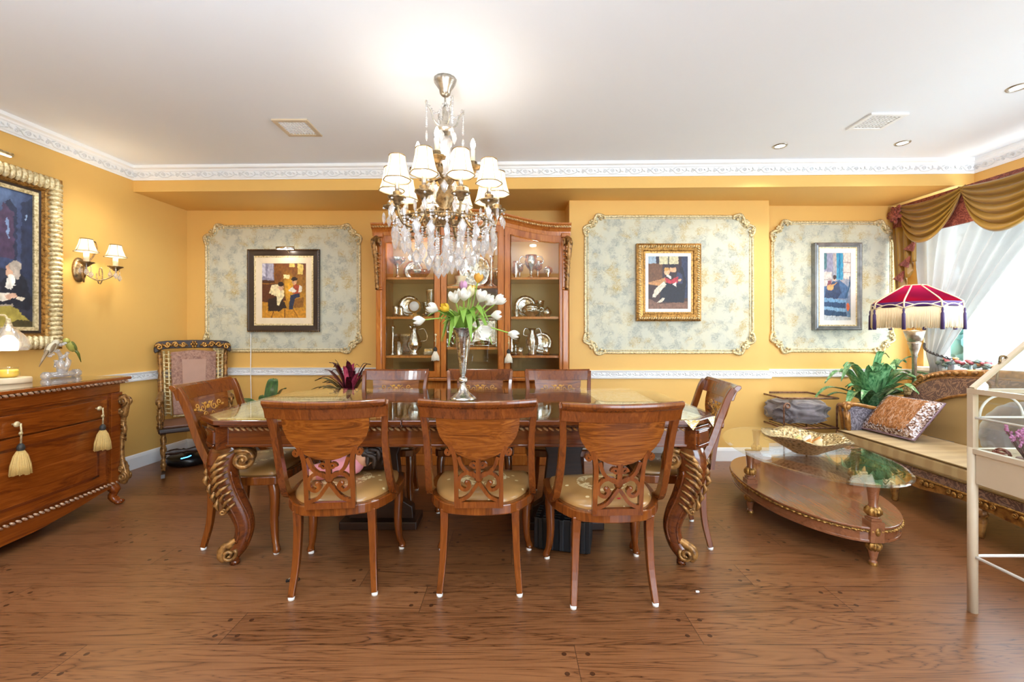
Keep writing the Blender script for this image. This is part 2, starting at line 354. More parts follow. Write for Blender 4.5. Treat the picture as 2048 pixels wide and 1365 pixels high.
CROWN = [(0, 2.59), (.012, 2.588), (.016, 2.60), (.022, 2.603), (.04, 2.652), (.05, 2.656), (.056, 2.668), (.076, 2.676), (.08, 2.69), (.08, 2.7), (0, 2.7)]
RAIL = [(0, .785), (.014, .787), (.018, .80), (.012, .806), (.012, .846), (.018, .852), (.022, .865), (0, .866)]
BASE = [(0, 0), (.018, 0), (.018, .10), (.012, .118), (.006, .128), (0, .128)]
def motif(mb, o, ex, ez, en, k=1.0, flip=1):  # one leafy scroll, o origin on the face, ex along, ez up, en out
    f = lambda p, q, h=0: Vector(o)+ex*(p*k*flip)+ez*(q*k)+en*(.003*k+h)
    for sp in (spiral(.0, .002, .018, .003, 0, 1.5, 14), spiral(.062, -.004, .016, .003, PI, -1.4, 14)):
        mb.tube([f(*p) for p in sp], .0032*k, 5)
    mb.tube([f(*p) for p in cr([(-.05, -.012), (-.02, -.02), (.02, -.018), (.045, .006), (.075, .018)], 3)], [.0015*k]+[.0035*k]*11+[.0015*k], 5)
    for cx, cz, a in ((-.035, .004, .6), (.032, .016, -.5), (.095, -.002, .3), (-.06, -.006, -.4), (.112, .01, 1.0)):
        mb.tube([f(cx-.014*math.cos(a), cz-.014*math.sin(a)), f(cx, cz), f(cx+.014*math.cos(a), cz+.014*math.sin(a))], [.001*k, .006*k, .001*k], 6)
def relief(mb, a, b, zc, tilt, off, step, k):
    A, B = Vector((a[0], a[1], zc)), Vector((b[0], b[1], zc)); ex = (B-A).normalized(); nn = Vector((-ex.y, ex.x, 0)); L = (B-A).length
    ez = (Vector((0,0,1))*math.cos(tilt)+nn*math.sin(tilt)); en = (nn*math.cos(tilt)-Vector((0,0,1))*math.sin(tilt)); n = max(1, int(L/step)); st = L/n
    for i in range(n): motif(mb, A+ex*(st*(i+.38))+nn*off, ex, ez, en, k, 1 if i % 2 else 1)
def run(name, path, prof, mot=None):
    o = struct(MB().sweep(path, prof).build(name, M_('white')))
    if mot:
        mb = MB()
        for a, b in zip(path, path[1:]): relief(mb, a, b, *mot)
        mb.build('relief', M_('relief'), o)
    return o
cA, cB = (wl(3.905), 3.905), (wr(3.735), 3.735)
# paths run with the room on their left side (right to left along the back)
run('trim_1', [(wr(REAR), REAR), cB, cA, (wl(REAR), REAR)], CROWN, (2.628, math.atan(.018/.05), .031, .185, 1.08))
run('trim_2', [(XP0-.0, YL), (wl(YL), YL), (wl(1.2), 1.2)], RAIL, (.826, 0, .012, .15, .95))
run('trim_3', [(XP1, YR), (XP1, YP), (XP0, YP), (XP0, YL)], RAIL, (.826, 0, .012, .15, .95))
run('trim_4', [(wr(4.02), 4.02), (wr(YR), YR), (XP1, YR)], RAIL, (.826, 0, .012, .15, .95))
run('baseboard_left', [(XP0, YL), (wl(YL), YL), (wl(REAR), REAR)], BASE)
run('baseboard_back', [(wr(REAR), REAR), (wr(YR), YR), (XP1, YR), (XP1, YP), (XP0, YP), (XP0, YL)], BASE)

# ceiling fittings
def vent(x0, x1, y0, y1, label, fine):
    cx, cy = (x0+x1)/2, (y0+y1)/2; t = thing('ceiling_vent', label, 'vent', (cx, cy, CEIL), 0); w, d = (x1-x0)/2, (y1-y0)/2; b = .03
    m = MB()
    for a in ((-w, w, -d, -d+b), (-w, w, d-b, d), (-w, -w+b, -d+b, d-b), (w-b, w, -d+b, d-b)): m.bx(*a, -.012, 0)
    m.build('vent_frame', M_('cream') if fine else M_('white'), t, .002)
    MB().bx(-w+b, w-b, -d+b, d-b, -.0025, -.0005).build('backing', plain('vent_dark', '#b0aca5', .7), t)
    m = MB(); n = 9 if fine else 8; iw, idp = w-b, d-b
    for i in range(1, n):
        x = -iw+2*iw*i/n; m.bx(x-.0045, x+.0045, -idp, idp, -.009, -.003); y = -idp+2*idp*i/n; m.bx(-iw, iw, y-.0045, y+.0045, -.008, -.003)
    m.build('grille', M_('white'), t)
vent(-1.665, -1.415, 3.0, 3.25, 'beige-framed square ceiling vent left of the chandelier', True)
vent(2.415, 2.668, 2.92, 3.15, 'white square ceiling vent on the right side of the ceiling', False)
def downlight(x, y, label, first=None):
    t = thing('recessed_downlight', label, 'ceiling light', (x, y, CEIL), 0, 'recessed downlights in the ceiling')
    MB().lathe([(.036, 0), (.036, -.005), (.05, -.006), (.053, 0)], seg=28, cap=False).build('trim_ring', M_('pewter'), t)
    MB().lathe([(.0, -.003), (.036, -.0015), (.036, 0)], seg=24, cap=False).build('lens', M_('spotlens'), t)
    lamp('downlight_beam', 'SPOT', (0, 0, -.03), SPOT_W*.8, (1, .93, .84), parent=t, spot_size=R(140), spot_blend=.6, shadow_soft_size=.04)
downlight(2.117, 3.436, 'recessed round downlight nearest the big framed wall panel')
downlight(3.036, 3.382, 'recessed round downlight between right ceiling vent and curtain corner')
downlight(3.045, 2.62, 'recessed round downlight at the far right picture edge')

# framed wallpaper panels
def wall_panel(x, z, Y, w, h, label, n=.10):
    t = thing('wall_panel', label, 'wall panel', (x, Y, z), 0, 'moulded wallpaper panels on the back wall')
    def outline(i):
        W, H = w/2-i, h/2-i; pts = []
        for sx, sz, a0 in ((-1,-1,0), (1,-1,PI/2), (1,1,PI), (-1,1,-PI/2)):
            for k in range(7):
                a = a0+PI/2*(1-k/6) if True else 0
                pts.append((sx*W+(n)*math.cos(a), sz*H+(n)*math.sin(a)))
        return pts
    MB().prism(outline(.004), -.003, .0, lambda p, q, hh: (p, hh, q)).build('wallpaper', M_('wallpaper'), t)
    m = MB(); o3 = [Vector((p[0], -.004, p[1])) for p in outline(0)]
    dense = []
    for a, b in zip(o3, o3[1:]+o3[:1]):
        k = max(1, int((b-a).length/.2)); dense += [a.lerp(b, i/k) for i in range(k)]
    m.tube(dense, .012, 8, True, up=(0,1,0)); m.tube([p*.965+Vector((0, -.0005, 0)) for p in dense], .005, 6, True, up=(0,1,0)); m.build('moulding', M_('goldlt'), t)
    for sx, sz in ((-1,-1), (1,-1), (1,1), (-1,1)):
        m = MB(); f = lambda p, q, hh=0: (sx*(w/2-p), -.012-hh, sz*(h/2-q))
        m.tube([f(*p) for p in cr([(.01, .20), (-.012, .15), (-.012, .11), (.03, .085), (.075, .075), (.085, .03), (.11, -.012), (.15, -.012), (.2, .01)], 4)], [.006]+[.013]*31+[.006], 7)
        for q in (spiral(-.004, .125, .022, .004, 0, 1.4, 12), spiral(.125, -.004, .022, .004, PI/2, -1.4, 12), spiral(.075, .075, .026, .004, PI/4, 1.3, 12)):
            m.tube([f(p[0], p[1], .008) for p in q], .006, 6)
        for p, q in ((.03, .15), (.15, .03), (.055, .1), (.1, .055), (.02, .185), (.185, .02), (.045, .06), (.06, .045)):
            m.ball(f(p, q, .004), (.014, .008, .014), 8, 6)
        m.build('corner_ornament', M_('goldlt'), t)
def px(u, v, Y): p = at(u, v, Y); return p.x, p.z
def panel_px(u0, u1, v0, v1, Y, label):
    x0, z1 = px(u0, v0, Y); x1, z0 = px(u1, v1, Y); wall_panel((x0+x1)/2, (z0+z1)/2, Y, x1-x0-.03, z1-z0-.03, label)
panel_px(410, 723, 450, 706, YL, 'large blue-grey floral wallpaper panel left of the display cabinet')
panel_px(1167, 1508, 430, 709, YP, 'widest wallpaper panel, framing the gilt picture of two boys')
panel_px(1540, 1787, 442, 706, YR, 'narrowest wallpaper panel, beside the window curtain')
# ================================================================== dining table
TX, TY = -.285, 2.765
TL, TR, TF, TB = -1.64-TX, 1.07-TX, 2.165-TY, 3.37-TY
def oct_(i, c=.15):
    l, r, f, b = TL+i, TR-i, TF+i, TB-i
    return [(l+c, f), (r-c, f), (r, f+c*.85), (r, b-c*.85), (r-c, b), (l+c, b), (l, b-c*.85), (l, f+c*.85)]
table = thing('dining_table', 'long walnut dining table with carved scroll legs, in the middle of the room', 'dining table', (TX, TY, 0))
SEAM = -.55-TX
def clip(poly, x0, x1):
    out = poly
    for sgn, lim in ((1, x0), (-1, x1)):
        res = []
        for a, b in zip(out, out[1:]+out[:1]):
            ia, ib = sgn*(a[0]-lim) >= 0, sgn*(b[0]-lim) >= 0
            if ia: res.append(a)
            if ia != ib: t = (lim-a[0])/(b[0]-a[0]); res.append((lim, a[1]+t*(b[1]-a[1])))
        out = res
    return out
for a, b in ((-9, SEAM-.001), (SEAM+.001, .02-TX), (.022-TX, 9)):
    m = MB(); m.prism(clip(oct_(.0), a, b), .757, .782); m.prism(clip(oct_(.02), a, b), .745, .757); m.build('tabletop', M_('table'), table, .004)
m = MB(); I = .065
m.prism(oct_(I+.005, .11), .735, .745)
o = oct_(I, .12); oi = oct_(I+.028, .11)
for (a, b, c, d) in ((o[0], o[1], oi[1], oi[0]), (o[1], o[2], oi[2], oi[1]), (o[2], o[3], oi[3], oi[2]), (o[3], o[4], oi[4], oi[3]), (o[4], o[5], oi[5], oi[4]), (o[5], o[6], oi[6], oi[5]), (o[6], o[7], oi[7], oi[6]), (o[7], o[0], oi[0], oi[7])):
    m.prism([a, b, c, d], .635, .735)
m.prism(oct_(I-.008, .12), .635, .648)
m.build('apron', M_('table'), table, .003)
for sx in (-1, 1):
    for sy in (-1, 1):
        m = MB(); cx = (TL+I+.06 if sx < 0 else TR-I-.06); cy = (TF+I+.055 if sy < 0 else TB-I-.055)
        m.M = Matrix.Translation((cx, cy, 0)) @ Matrix.Rotation(math.atan2(sy*.12, sx*.105)+PI/2, 4, 'Z')
        m.bx(-.075, .075, -.055, .05, .625, .742); m.bx(-.05, .05, -.062, -.05, .65, .715); m.bx(-.058, .058, -.066, -.055, .715, .724); m.bx(-.058, .058, -.066, -.055, .641, .65)
        m.build('corner_block', M_('table'), table, .003)
m = MB()
def ropeline(m, a, b, z, r=.009, step=.03):
    A, B = Vector((a[0], a[1], z)), Vector((b[0], b[1], z)); n = int((B-A).length/step); d = (B-A).normalized()
    q = d.to_track_quat('X', 'Z').to_matrix() @ Matrix.Rotation(R(35), 3, 'Y')
    for i in range(n): m.ball(A.lerp(B, (i+.5)/n), (step*.62, r, r*.72), 7, 5, q)
for a, b in ((o[0], o[1]), (o[2], o[3]), (o[4], o[5]), (o[6], o[7])): ropeline(m, a, b, .727)
m.build('rope_trim', gilt('rope_gilt', '#6d4020', '#d9b27c', .35, .3), table)
def table_leg(sx, sy):
    cx = (TL+.17 if sx < 0 else TR-.17); cy = (TF+.135 if sy < 0 else TB-.135)
    d = Vector((sx*.9, sy*.43, 0)).normalized()      # the legs sweep out towards the corners
    f = lambda r, z, h=0: Vector((cx, cy, 0))+d*r+Vector((0,0,z))+Vector((-d.y, d.x, 0))*h
    path = cr([(-.005, .63), (.04, .57), (.045, .48), (.012, .37), (-.035, .26), (-.05, .18), (-.03, .10), (.005, .05)], 5)
    n = len(path); rad = [interp([(0, .05), (.12, .056), (.3, .05), (.5, .04), (.75, .032), (1, .026)], i/(n-1)) for i in range(n)]
    S_ = Vector((-d.y, d.x, 0)); m = MB(); m.tube([f(*p) for p in path], rad, 14, up=S_, sx=1.4)
    m.tube([f(-.005, .02), f(-.005, .0)], .024, 10); m.ball(f(0, .035), (.03, .03, .03), 10, 8)
    L = m.build('leg', M_('table'), table)
    m = MB()
    for h in (-1, 1):            # fluted edges running down the leg
        for e in (-1, 1): m.tube([f(p[0]+e*rad[i]*.75, p[1], h*rad[i]*.78) for i, p in enumerate(path) if 8 < i < n-6], .007, 6)
    m.build('fluting', M_('table'), L)
    m = MB()
    for h in (-1, 1):
        m.tube([f(-.045+p[0], .555+p[1], h*(.052+.010*(i/24))) for i, p in enumerate(spiral(0, 0, .058, .007, .9, 1.9, 24))], [.015-.0003*i for i in range(25)], 7)
        m.ball(f(-.045, .555, h*.06), .015, 8, 6)
    m.tube([f(-.05, .555, -.06), f(-.05, .555, .06)], .05, 14); m.build('knee_scroll', M_('carve'), L)
    m = MB()
    for h in (-1, 1): m.tube([f(.02+p[0], .06+p[1], .028*h) for p in spiral(0, 0, .036, .006, 2.4, 1.5, 18)], .010, 6)
    m.tube([f(*p) for p in cr([(-.03, .165), (-.02, .125), (.015, .105), (.048, .085), (.055, .055), (.035, .028)], 4)], [.010]+[.024]*19+[.018], 8)
    m.build('foot_scroll', M_('carve'), L)
    m = MB()
    for h in (-1, 1):            # acanthus feathers sweeping down both sides of the knee
        for i in range(9):
            q = i/8; z0 = .60-.27*q; c_ = interp([(.30, -.005), (.37, .012), (.48, .045), (.57, .04), (.63, .0)], z0); w = .075-.035*q
            A_, B_, C_ = (c_-w*.35, z0+.005), (c_+w*.45, z0-.02), (c_+w*.85, z0-.075+.02*q)
            m.tube([f(*A_, h*.05), f(*B_, h*(.058-.012*q)), f(lerp(B_[0], C_[0], .6), lerp(B_[1], C_[1], .55), h*(.05-.012*q)), f(*C_, h*.02)], [.005, .013-.004*q, .012-.004*q, .003], 7)
    for i in range(7): z0 = .62-.045*i; c_ = interp([(.30, .055), (.37, .075), (.48, .118), (.57, .105), (.63, .06)], z0); m.tube([f(c_, z0), f(c_+.012, z0-.03), f(c_, z0-.06)], [.006, .014, .004], 6)
    for h in (-.02, .02): m.tube([f(.048+p[0], .285+p[1], h) for p in spiral(0, 0, .018, .004, PI/2, 1.4, 12)], .006, 6)
    m.build('carved_leaf', M_('carve'), L)
for sx in (-1, 1):
    for sy in (-1, 1): table_leg(sx, sy)
# carved centre supports under the top
for X in (-.83, .33):
    m = MB(); pts = [(-.26, .02), (.26, .02), (.25, .12), (.17, .16), (.15, .3), (.13, .45), (.2, .6), (.2, .635), (-.2, .635), (-.2, .6), (-.13, .45), (-.15, .3), (-.17, .16), (-.25, .12)]
    m.prism(pts, -.035, .035, lambda p, q, h, X=X: (X-TX+p*.8, h+.02, q)); m.bx(X-TX-.24, X-TX+.24, -.08, .12, .0, .05)
    m.build('pedestal', M_('dark'), table, .006)
# the two cloths and the glass that lies over everything
def cloth(name, pts, label, fab, drop=None):
    m = MB(); m.prism([(x, y) for x, y in pts], .7826, .7843)
    if drop: 
        for tri in drop: m.add([tri[0], tri[1], tri[2], tuple(Vector(tri[2])+Vector((0, .002, .002)))], [(0, 1, 2), (0, 1, 3), (1, 2, 3), (2, 0, 3)])
    return tag(m.build(name, brocade(name+'_brocade', *fab, 13, .5, .25), None), label, 'table cloth', 'gold table cloths under the glass')
ox, oy = TX, TY
cloth('table_cloth', [(ox+TL+.165, oy+TF+.02), (-1.15, oy+TF+.02), (-1.15, oy+TB-.03), (ox+TL+.17, oy+TB-.03), (ox+TL+.03, oy+TB-.16), (ox+TL+.03, oy+TF+.15)], 'gold patterned cloth under the glass at the left table end', ('#e6c25a', '#b5841f'))
yf = oy+TF; xr = ox+TR
cloth('table_cloth', [(.55, yf+.02), (xr-.17, yf+.02), (xr-.07, yf+.12), (xr-.16, yf+.5), (xr-.15, oy+TB-.1), (.55, oy+TB-.06)], 'cream and gold cloth under the glass at the right table end', ('#efe3c0', '#d0a850'),
      [((xr-.215, yf-.003, .785), (xr-.135, yf-.003, .785), (xr-.17, yf-.006, .735)), ((xr-.075, yf+.045, .785), (xr-.01, yf+.105, .785), (xr-.035, yf+.07, .735))])
for i, (a, b) in enumerate(((-9, SEAM-.0015), (SEAM+.0015, 9))):
    m = MB(); m.prism(clip(oct_(.012), a, b), .7855, .7935); m.M = Matrix.Identity(4)
    g = m.build('glass_sheet', M_('tglass')); g.location = (TX, TY, 0)
    tag(g, ('left clear glass sheet lying on the dining table, above the gold cloth', 'right and longer clear glass sheet on the dining table, under the silver vase')[i], 'glass', 'glass sheets protecting the dining table')

# ================================================================== dining chairs
def make_chair():
    t = thing('dining_chair', 'x', 'chair', (0,0,0), 0, 'dining chairs around the walnut table')
    ring = cr([(-.17, -.205), (-.09, -.238), (0, -.248), (.09, -.238), (.17, -.205), (.245, -.09), (.272, .06), (.268, .19), (.245, .235), (.12, .252), (0, .256), (-.12, .252), (-.245, .235), (-.268, .19), (-.272, .06), (-.245, -.09)], 3, True)
    def sc2(k, dy=0): return [(p[0]*k, p[1]*k+dy) for p in ring]
    m = MB(); n = len(ring); A, B = sc2(1), sc2(.84)
    vs = [(p[0], p[1], z) for z in (.385, .432) for p in A]+[(p[0], p[1], z) for z in (.385, .432) for p in B]; fs = []
    for i in range(n):
        j = (i+1) % n; fs += [(i, j, n+j, n+i), (2*n+j, 2*n+i, 3*n+i, 3*n+j), (n+i, n+j, 3*n+j, 3*n+i), (j, i, 2*n+i, 2*n+j)]
    m.add(vs, fs); m.build('seat_frame', M_('chairw'), t, .006)
    m = MB(); rings_ = [(.88, .425), (.885, .438), (.85, .452), (.7, .466), (.45, .475), (.2, .478)]
    vs = [(p[0]*k, p[1]*k, z) for k, z in rings_ for p in ring]+[(0, 0, .479)]; fs = []
    for j in range(len(rings_)-1):
        for i in range(n): i2 = (i+1) % n; fs.append((j*n+i, j*n+i2, (j+1)*n+i2, (j+1)*n+i))
    q = (len(rings_)-1)*n; fs += [(q+i, q+(i+1) % n, len(vs)-1) for i in range(n)]
    m.add(vs, fs, True); m.build('seat_cushion', M_('seat'), t)
    for s in (-1, 1):
        m = MB(); pts = cr([(s*.165, -.185, .40), (s*.168, -.175, .30), (s*.174, -.183, .15), (s*.185, -.212, .014)], 4)
        m.tube(pts, [lerp(.027, .0195, i/(len(pts)-1)) for i in range(len(pts))], 4, up=(0, 1, 0), smooth=False)
        L = m.build('leg', M_('chairw'), t, .003); MB().lathe([(.014, 0), (.015, .014)], (s*.185, -.212, 0), 10).build('glide', M_('whitem'), L)
        m = MB(); pts = cr([(s*.225, .19, .40), (s*.232, .205, .32), (s*.228, .20, .18), (s*.235, .208, .08), (s*.247, .222, .03), (s*.245, .22, .012)], 4)
        m.tube(pts, [interp([(0, .03), (.3, .025), (.7, .017), (.88, .022), (1, .018)], i/(len(pts)-1)) for i in range(len(pts))], 8, up=(0, 1, 0))
        L = m.build('leg', M_('chairw'), t); MB().lathe([(.015, 0), (.015, .012)], (s*.245, .22, 0), 10).build('glide', M_('whitem'), L)
        m = MB(); pts = cr([(s*.252, -.04, .425), (s*.248, -.115, .47), (s*.24, -.19, .60), (s*.238, -.245, .75), (s*.246, -.285, .865), (s*.252, -.312, .915)], 5)
        m.tube(pts, [lerp(.03, .024, i/(len(pts)-1)) for i in range(len(pts))], 4, up=(0, 1, 0), sx=.8, smooth=False)
        m.build('back_post', M_('chairw'), t, .004)
    yb = lambda z: interp([(.42, -.222), (.55, -.238), (.7, -.268), (.86, -.305), (.93, -.335)], z)
    bow = lambda x: -.03*(1-(x/.25)**2)
    m = MB(); xs = [-.258+.516*i/16 for i in range(17)]; prof = [(.012, .842), (.012, .915), (.004, .927), (-.018, .925), (-.026, .912), (-.022, .900), (-.012, .89), (-.012, .842)]
    vs = [(x, yb(z)+d+bow(x), z+.006*(x/.25)**2) for x in xs for d, z in prof]; k = len(prof)
    fs = [(i*k+j, (i+1)*k+j, (i+1)*k+(j+1) % k, i*k+(j+1) % k) for i in range(16) for j in range(k)]+[tuple(range(k)), tuple(16*k+j for j in range(k))[::-1]]
    m.add(vs, fs); m.build('crest_rail', M_('chairw'), t, .003)
    f = lambda p, q, h: (p, yb(q)+bow(p)+h, q)
    m = MB(); rows = [(.845, .184), (.80, .181), (.76, .168), (.73, .148), (.70, .118), (.68, .09), (.664, .055), (.655, .02)]
    vs = []; fs = []; nx = 10
    for h in (-.009, .009):
        for z, w in rows:
            for i in range(nx+1): vs.append(f(-w+2*w*i/nx, z, h))
    W = nx+1; off = len(rows)*W
    for r in range(len(rows)-1):
        for i in range(nx):
            a = r*W+i; fs += [(a, a+1, a+W+1, a+W), (off+a+W, off+a+W+1, off+a+1, off+a)]
        for a in (r*W, r*W+nx): fs.append((a, a+W, off+a+W, off+a))
    for a in range(nx): fs += [(a, a+1, off+a+1, off+a), ((len(rows)-1)*W+a, (len(rows)-1)*W+a+1, off+(len(rows)-1)*W+a+1, off+(len(rows)-1)*W+a)]
    m.add(vs, fs); S = m.build('splat', M_('splat'), t)
    m = MB(); g = lambda pts, w=.017: m.ribbon(pts, w, -.011, .011, f)
    for s in (-1, 1):
        g(cr([(s*.125, .715), (s*.108, .68), (s*.101, .62), (s*.101, .52), (s*.101, .432)], 4), .02)
        g(spiral(s*.133, .688, .015, .004, PI/2, -s*1.1, 12), .013)
        g(cr([(s*.088, .668), (s*.07, .62), (s*.042, .592), (s*.0, .57)], 4), .016)
        g(spiral(s*.020, .628, .017, .005, PI/2*(1-s)-s*.2, s*1.15, 12), .011)
        q = cr([(s*.004, .575), (s*.03, .592), (s*.066, .588), (s*.088, .56), (s*.084, .525), (s*.058, .513), (s*.042, .532), (s*.053, .548)], 4); g(q, [.016]*(len(q)-8)+[.016+.001*i for i in range(8)])
        g(cr([(s*.0, .548), (s*.02, .52), (s*.045, .485), (s*.075, .466), (s*.1, .462)], 4), .016)
        m.ball(f(s*.053, .545, 0), (.012, .011, .012), 8, 6)
    g([(0, .66), (0, .56)], .022); g([(-.11, .44), (.11, .44)], .03); m.ball(f(0, .565, 0), (.02, .011, .018), 8, 6)
    m.build('splat_scrollwork', M_('chairw'), t)
    m = MB()      # floral marquetry on the front of the splat
    for s in (-1, 1):
        for q in (spiral(s*.05, .775, .03, .006, PI/2, s*1.3, 16), spiral(s*.10, .79, .022, .005, -PI/2, -s*1.2, 14), spiral(s*.03, .735, .02, .004, 0, s*1.2, 14)):
            m.tube([f(p[0], p[1], .0095) for p in q], .003, 5)
        for p, q in ((.02, .80), (.075, .765), (.125, .775), (.05, .72)): m.ball(f(s*p, q, .0095), (.014, .002, .008), 8, 5)
    m.ball(f(0, .775, .0095), (.018, .002, .018), 8, 5); m.build('inlay', M_('inlay'), S)
    return t
t = NT('seat_fabric'); v = t.obj(); vo = t.n('TexVoronoi', {'Vector': v, 'Scale': 14.0}); st = t.m2('LESS_THAN', vo.outputs['Distance'], .13)
rr = t.n('VectorMath', {0: v, 1: t.n('CombineXYZ', {0: 0.0, 1: .02, 2: .47}).outputs[0]}, operation='DISTANCE').outputs['Value']
rg = t.m2('MULTIPLY', t.m2('LESS_THAN', t.m2('ABSOLUTE', t.m2('SUBTRACT', rr, .1)), .022), t.m2('GREATER_THAN', t.noise(v, 60, 2).outputs[0], .48))
t.set(color=t.mix(t.m2('MAXIMUM', st, rg), '#a97f4a', '#e6cf9d'), rough=.3, coat=.35, coat_rough=.15); MAT['seat'] = t.m
MAT['inlay'] = plain('marquetry', '#d49a3c', .3)
proto = make_chair()
CH = [((-.845, 2.215), R(6), 'left front dining chair, back to camera, with a doll lying on its seat'),
      ((-.15, 2.225), 0, 'middle front dining chair, back to camera, empty seat'),
      ((.445, 2.145), R(3), 'right front dining chair nearest the camera, back turned, slightly angled'),
      ((-.925, 3.165), PI, 'dining chair behind the table, leftmost of the far row, near the red-leaved plant'),
      ((-.255, 3.17), PI, 'dining chair behind the table, directly behind the silver tulip vase'),
      ((.365, 3.165), PI, 'dining chair behind the table, rightmost of the far row, below the wall panel edge'),
      ((-1.53, 2.64), -PI/2+R(2), 'dining chair at the left table end, beside the rocking chair'),
      ((.93, 2.66), PI/2-R(7), 'dining chair at the right table end, with a white box on its seat')]
for i, (p, a, lab) in enumerate(CH): placed(proto, i == 0, (p[0], p[1], 0), a, lab)

# things on and under
d = thing('doll', 'doll with dark brown hair and pink clothes lying on the left front chair', 'doll', (-.86, 2.26, .478), R(20))
m = MB(); m.ball((-.02, 0, .05), (.11, .07, .05), 14, 10, fn=lambda p: p*(1+.08*math.sin(30*p.x))); m.ball((-.12, -.02, .04), (.06, .06, .04), 10, 8); m.build('dress', plain('pink_cloth', '#d58a93', .8, bump=.3), d)
m = MB(); m.ball((.09, .0, .10), (.055, .06, .06), 12, 8); m.tube([(-.02, .06, .05), (-.10, .10, .04), (-.16, .11, .03)], [.022, .018, .014], 8); m.ball((-.17, .112, .03), .017, 8, 6); m.tube([(-.1, -.03, .04), (-.19, -.07, .03)], .024, 8); m.build('body', plain('doll_skin', '#d9a583', .5), d)
m = MB()
for i in range(46):
    a = random.uniform(0, TAU); b = random.uniform(-.3, 1.2); p = Vector((.1+.06*math.cos(a)*math.cos(b), .065*math.sin(a)*math.cos(b), .11+.062*math.sin(b)))
    q = p+Vector((random.uniform(.01, .06), random.uniform(-.03, .03), random.uniform(-.07, -.02))); m.tube(cr([p, p.lerp(q, .5)+Vector((.02, 0, .02)), q], 3), [.012]*6+[.004], 5)
m.ball((.105, 0, .115), (.06, .066, .062), 12, 8); m.build('hair', plain('dark_brown_hair', '#33241b', .45, bump=.4, bs=90), d)
b = thing('gift_box', 'small white paper box with a rosette on the right end chair', 'box', (.93, 2.74, .479), R(-12))
MB().bx(-.1, .1, -.07, .07, 0, .06).build('box_body', plain('white_card', '#e4e4e6', .6), b, .002); MB().bx(-.104, .104, -.074, .074, .058, .078).build('lid', plain('white_card_lid', '#ebebec', .6), b, .002)
m = MB(); m.ball((.06, -.077, .05), (.018, .006, .018), 10, 6); m.build('rosette', plain('pinkish_ribbon', '#c79a86', .6), b)
s = thing('equipment_case', 'black ribbed hard case standing on the floor under the table', 'case', (.30, 2.50, 0), R(-14))
MB().bx(-.15, .15, -.11, .11, .01, .185).build('case_body', M_('black'), s, .015)
m = MB()
for i in range(6): m.bx(-.155, .155, -.11+.035*i, -.096+.035*i, .02, .19)
for i in range(5): m.bx(-.13+.058*i, -.105+.058*i, -.118, .118, .02, .19)
m.build('rib', plain('dark_blue_plastic', '#13171d', .4), s, .004); m = MB(); m.tube([(-.05, 0, .19), (-.05, 0, .215), (.05, 0, .215), (.05, 0, .19)], .009, 8); m.build('handle', M_('black'), s)
rb = thing('ribbon_scrap', 'small red ribbon scrap on the seat of the right front chair', 'ribbon', (.47, 1.98, .456), .3)
m = MB(); m.tube(cr([(-.03, 0, .004), (-.015, .01, .008), (0, 0, .004), (.015, -.008, .008), (.03, .004, .004)], 4), .006, 6); m.build('ribbon_loop', plain('red_satin', '#c2182b', .4), rb)

m = MB(); m.prism([(-.009, -.004), (.001, -.006), (.009, -.002), (.007, .005), (-.006, .005)], .0005, .004)
o = m.build('paper_scrap', M_('white')); o.location = (.872, 2.045, 0); tag(o, 'tiny white paper scrap on the floor in front of the right table leg', 'scrap')
hc = thing('hair_clip', 'small black hair clip on the floor by the left front chair', 'clip', (-1.077, 2.135, 0), .3)
MB().bx(-.03, .03, -.008, .008, .0005, .012).build('clip_body', M_('black'), hc, .003); m = MB(); m.tube([(-.02, 0, .012), (0, .012, .016), (.022, .004, .012)], .003, 6); m.build('spring', M_('pewter'), hc)
# ================================================================== left side: sideboard
sb = thing('sideboard', 'mahogany sideboard with gilt rope moulding and carved corner against left wall', 'sideboard', (-3.1, 2.2, 0), 0)
SX = .29; Y1 = .92; Y0 = -.92          # front face x, far and near ends (local)
bowf = lambda y: .05*(1-min(1, abs(y)/.92)**2)
def front(m, y0, y1, z0, z1, d0, d1, n=14):   # a slab that follows the bowed front
    ys = [lerp(y0, y1, i/n) for i in range(n+1)]
    m.prism([(SX+bowf(y)+d0, y) for y in ys]+[(SX+bowf(y)+d1, y) for y in ys[::-1]], z0, z1)
def plan(e, n=16): return [(-.33, Y0-e), *[(SX+bowf(lerp(Y0, Y1, i/n))+e, lerp(Y0-e, Y1+e, i/n)) for i in range(n+1)], (-.33, Y1+e)]
m = MB(); m.prism(plan(-.02), .16, .80); m.build('body', M_('side'), sb)
m = MB(); m.prism(plan(.0), .80, .86); m.prism(plan(.02), .86, .872); m.prism(plan(-.008), .785, .80); m.build('frieze', M_('side'), sb, .004)
m = MB(); m.prism(plan(.045), .886, .906); m.build('top', M_('side'), sb, .005)
MB().prism(plan(.03), .9065, .9125).build('glass_top', M_('tglass'), sb)
def ropeb(z, e, r):
    m = MB(); n = 60; P = [Vector((SX+bowf(lerp(Y0, Y1, i/n))+e, lerp(Y0-e, Y1+e, i/n), z)) for i in range(n+1)]
    for a, b in zip(P, P[1:]): m.ball((a+b)/2, (r, (b-a).length*.6, r*.75), 7, 5, Matrix.Rotation(R(-35), 3, 'X'))
    return m
MAT['ropeg'] = gilt('rope_silvered', '#7d4a2b', '#e0bfa0', .3, .35)
for sy in (-1, 1): MB().bx(SX-.07, SX+.016, sy*.88-.045, sy*.88+.042, .16, .80).build('corner_pilaster', M_('side'), sb, .004)
ropeb(.879, .03, .011).build('rope_trim', M_('ropeg'), sb); ropeb(.165, .006, .010).build('rope_trim', M_('ropeg'), sb)
m = MB(); front(m, -.80, .80, .645, .765, -.02, .006); m.build('drawer_band', M_('side'), sb, .003)
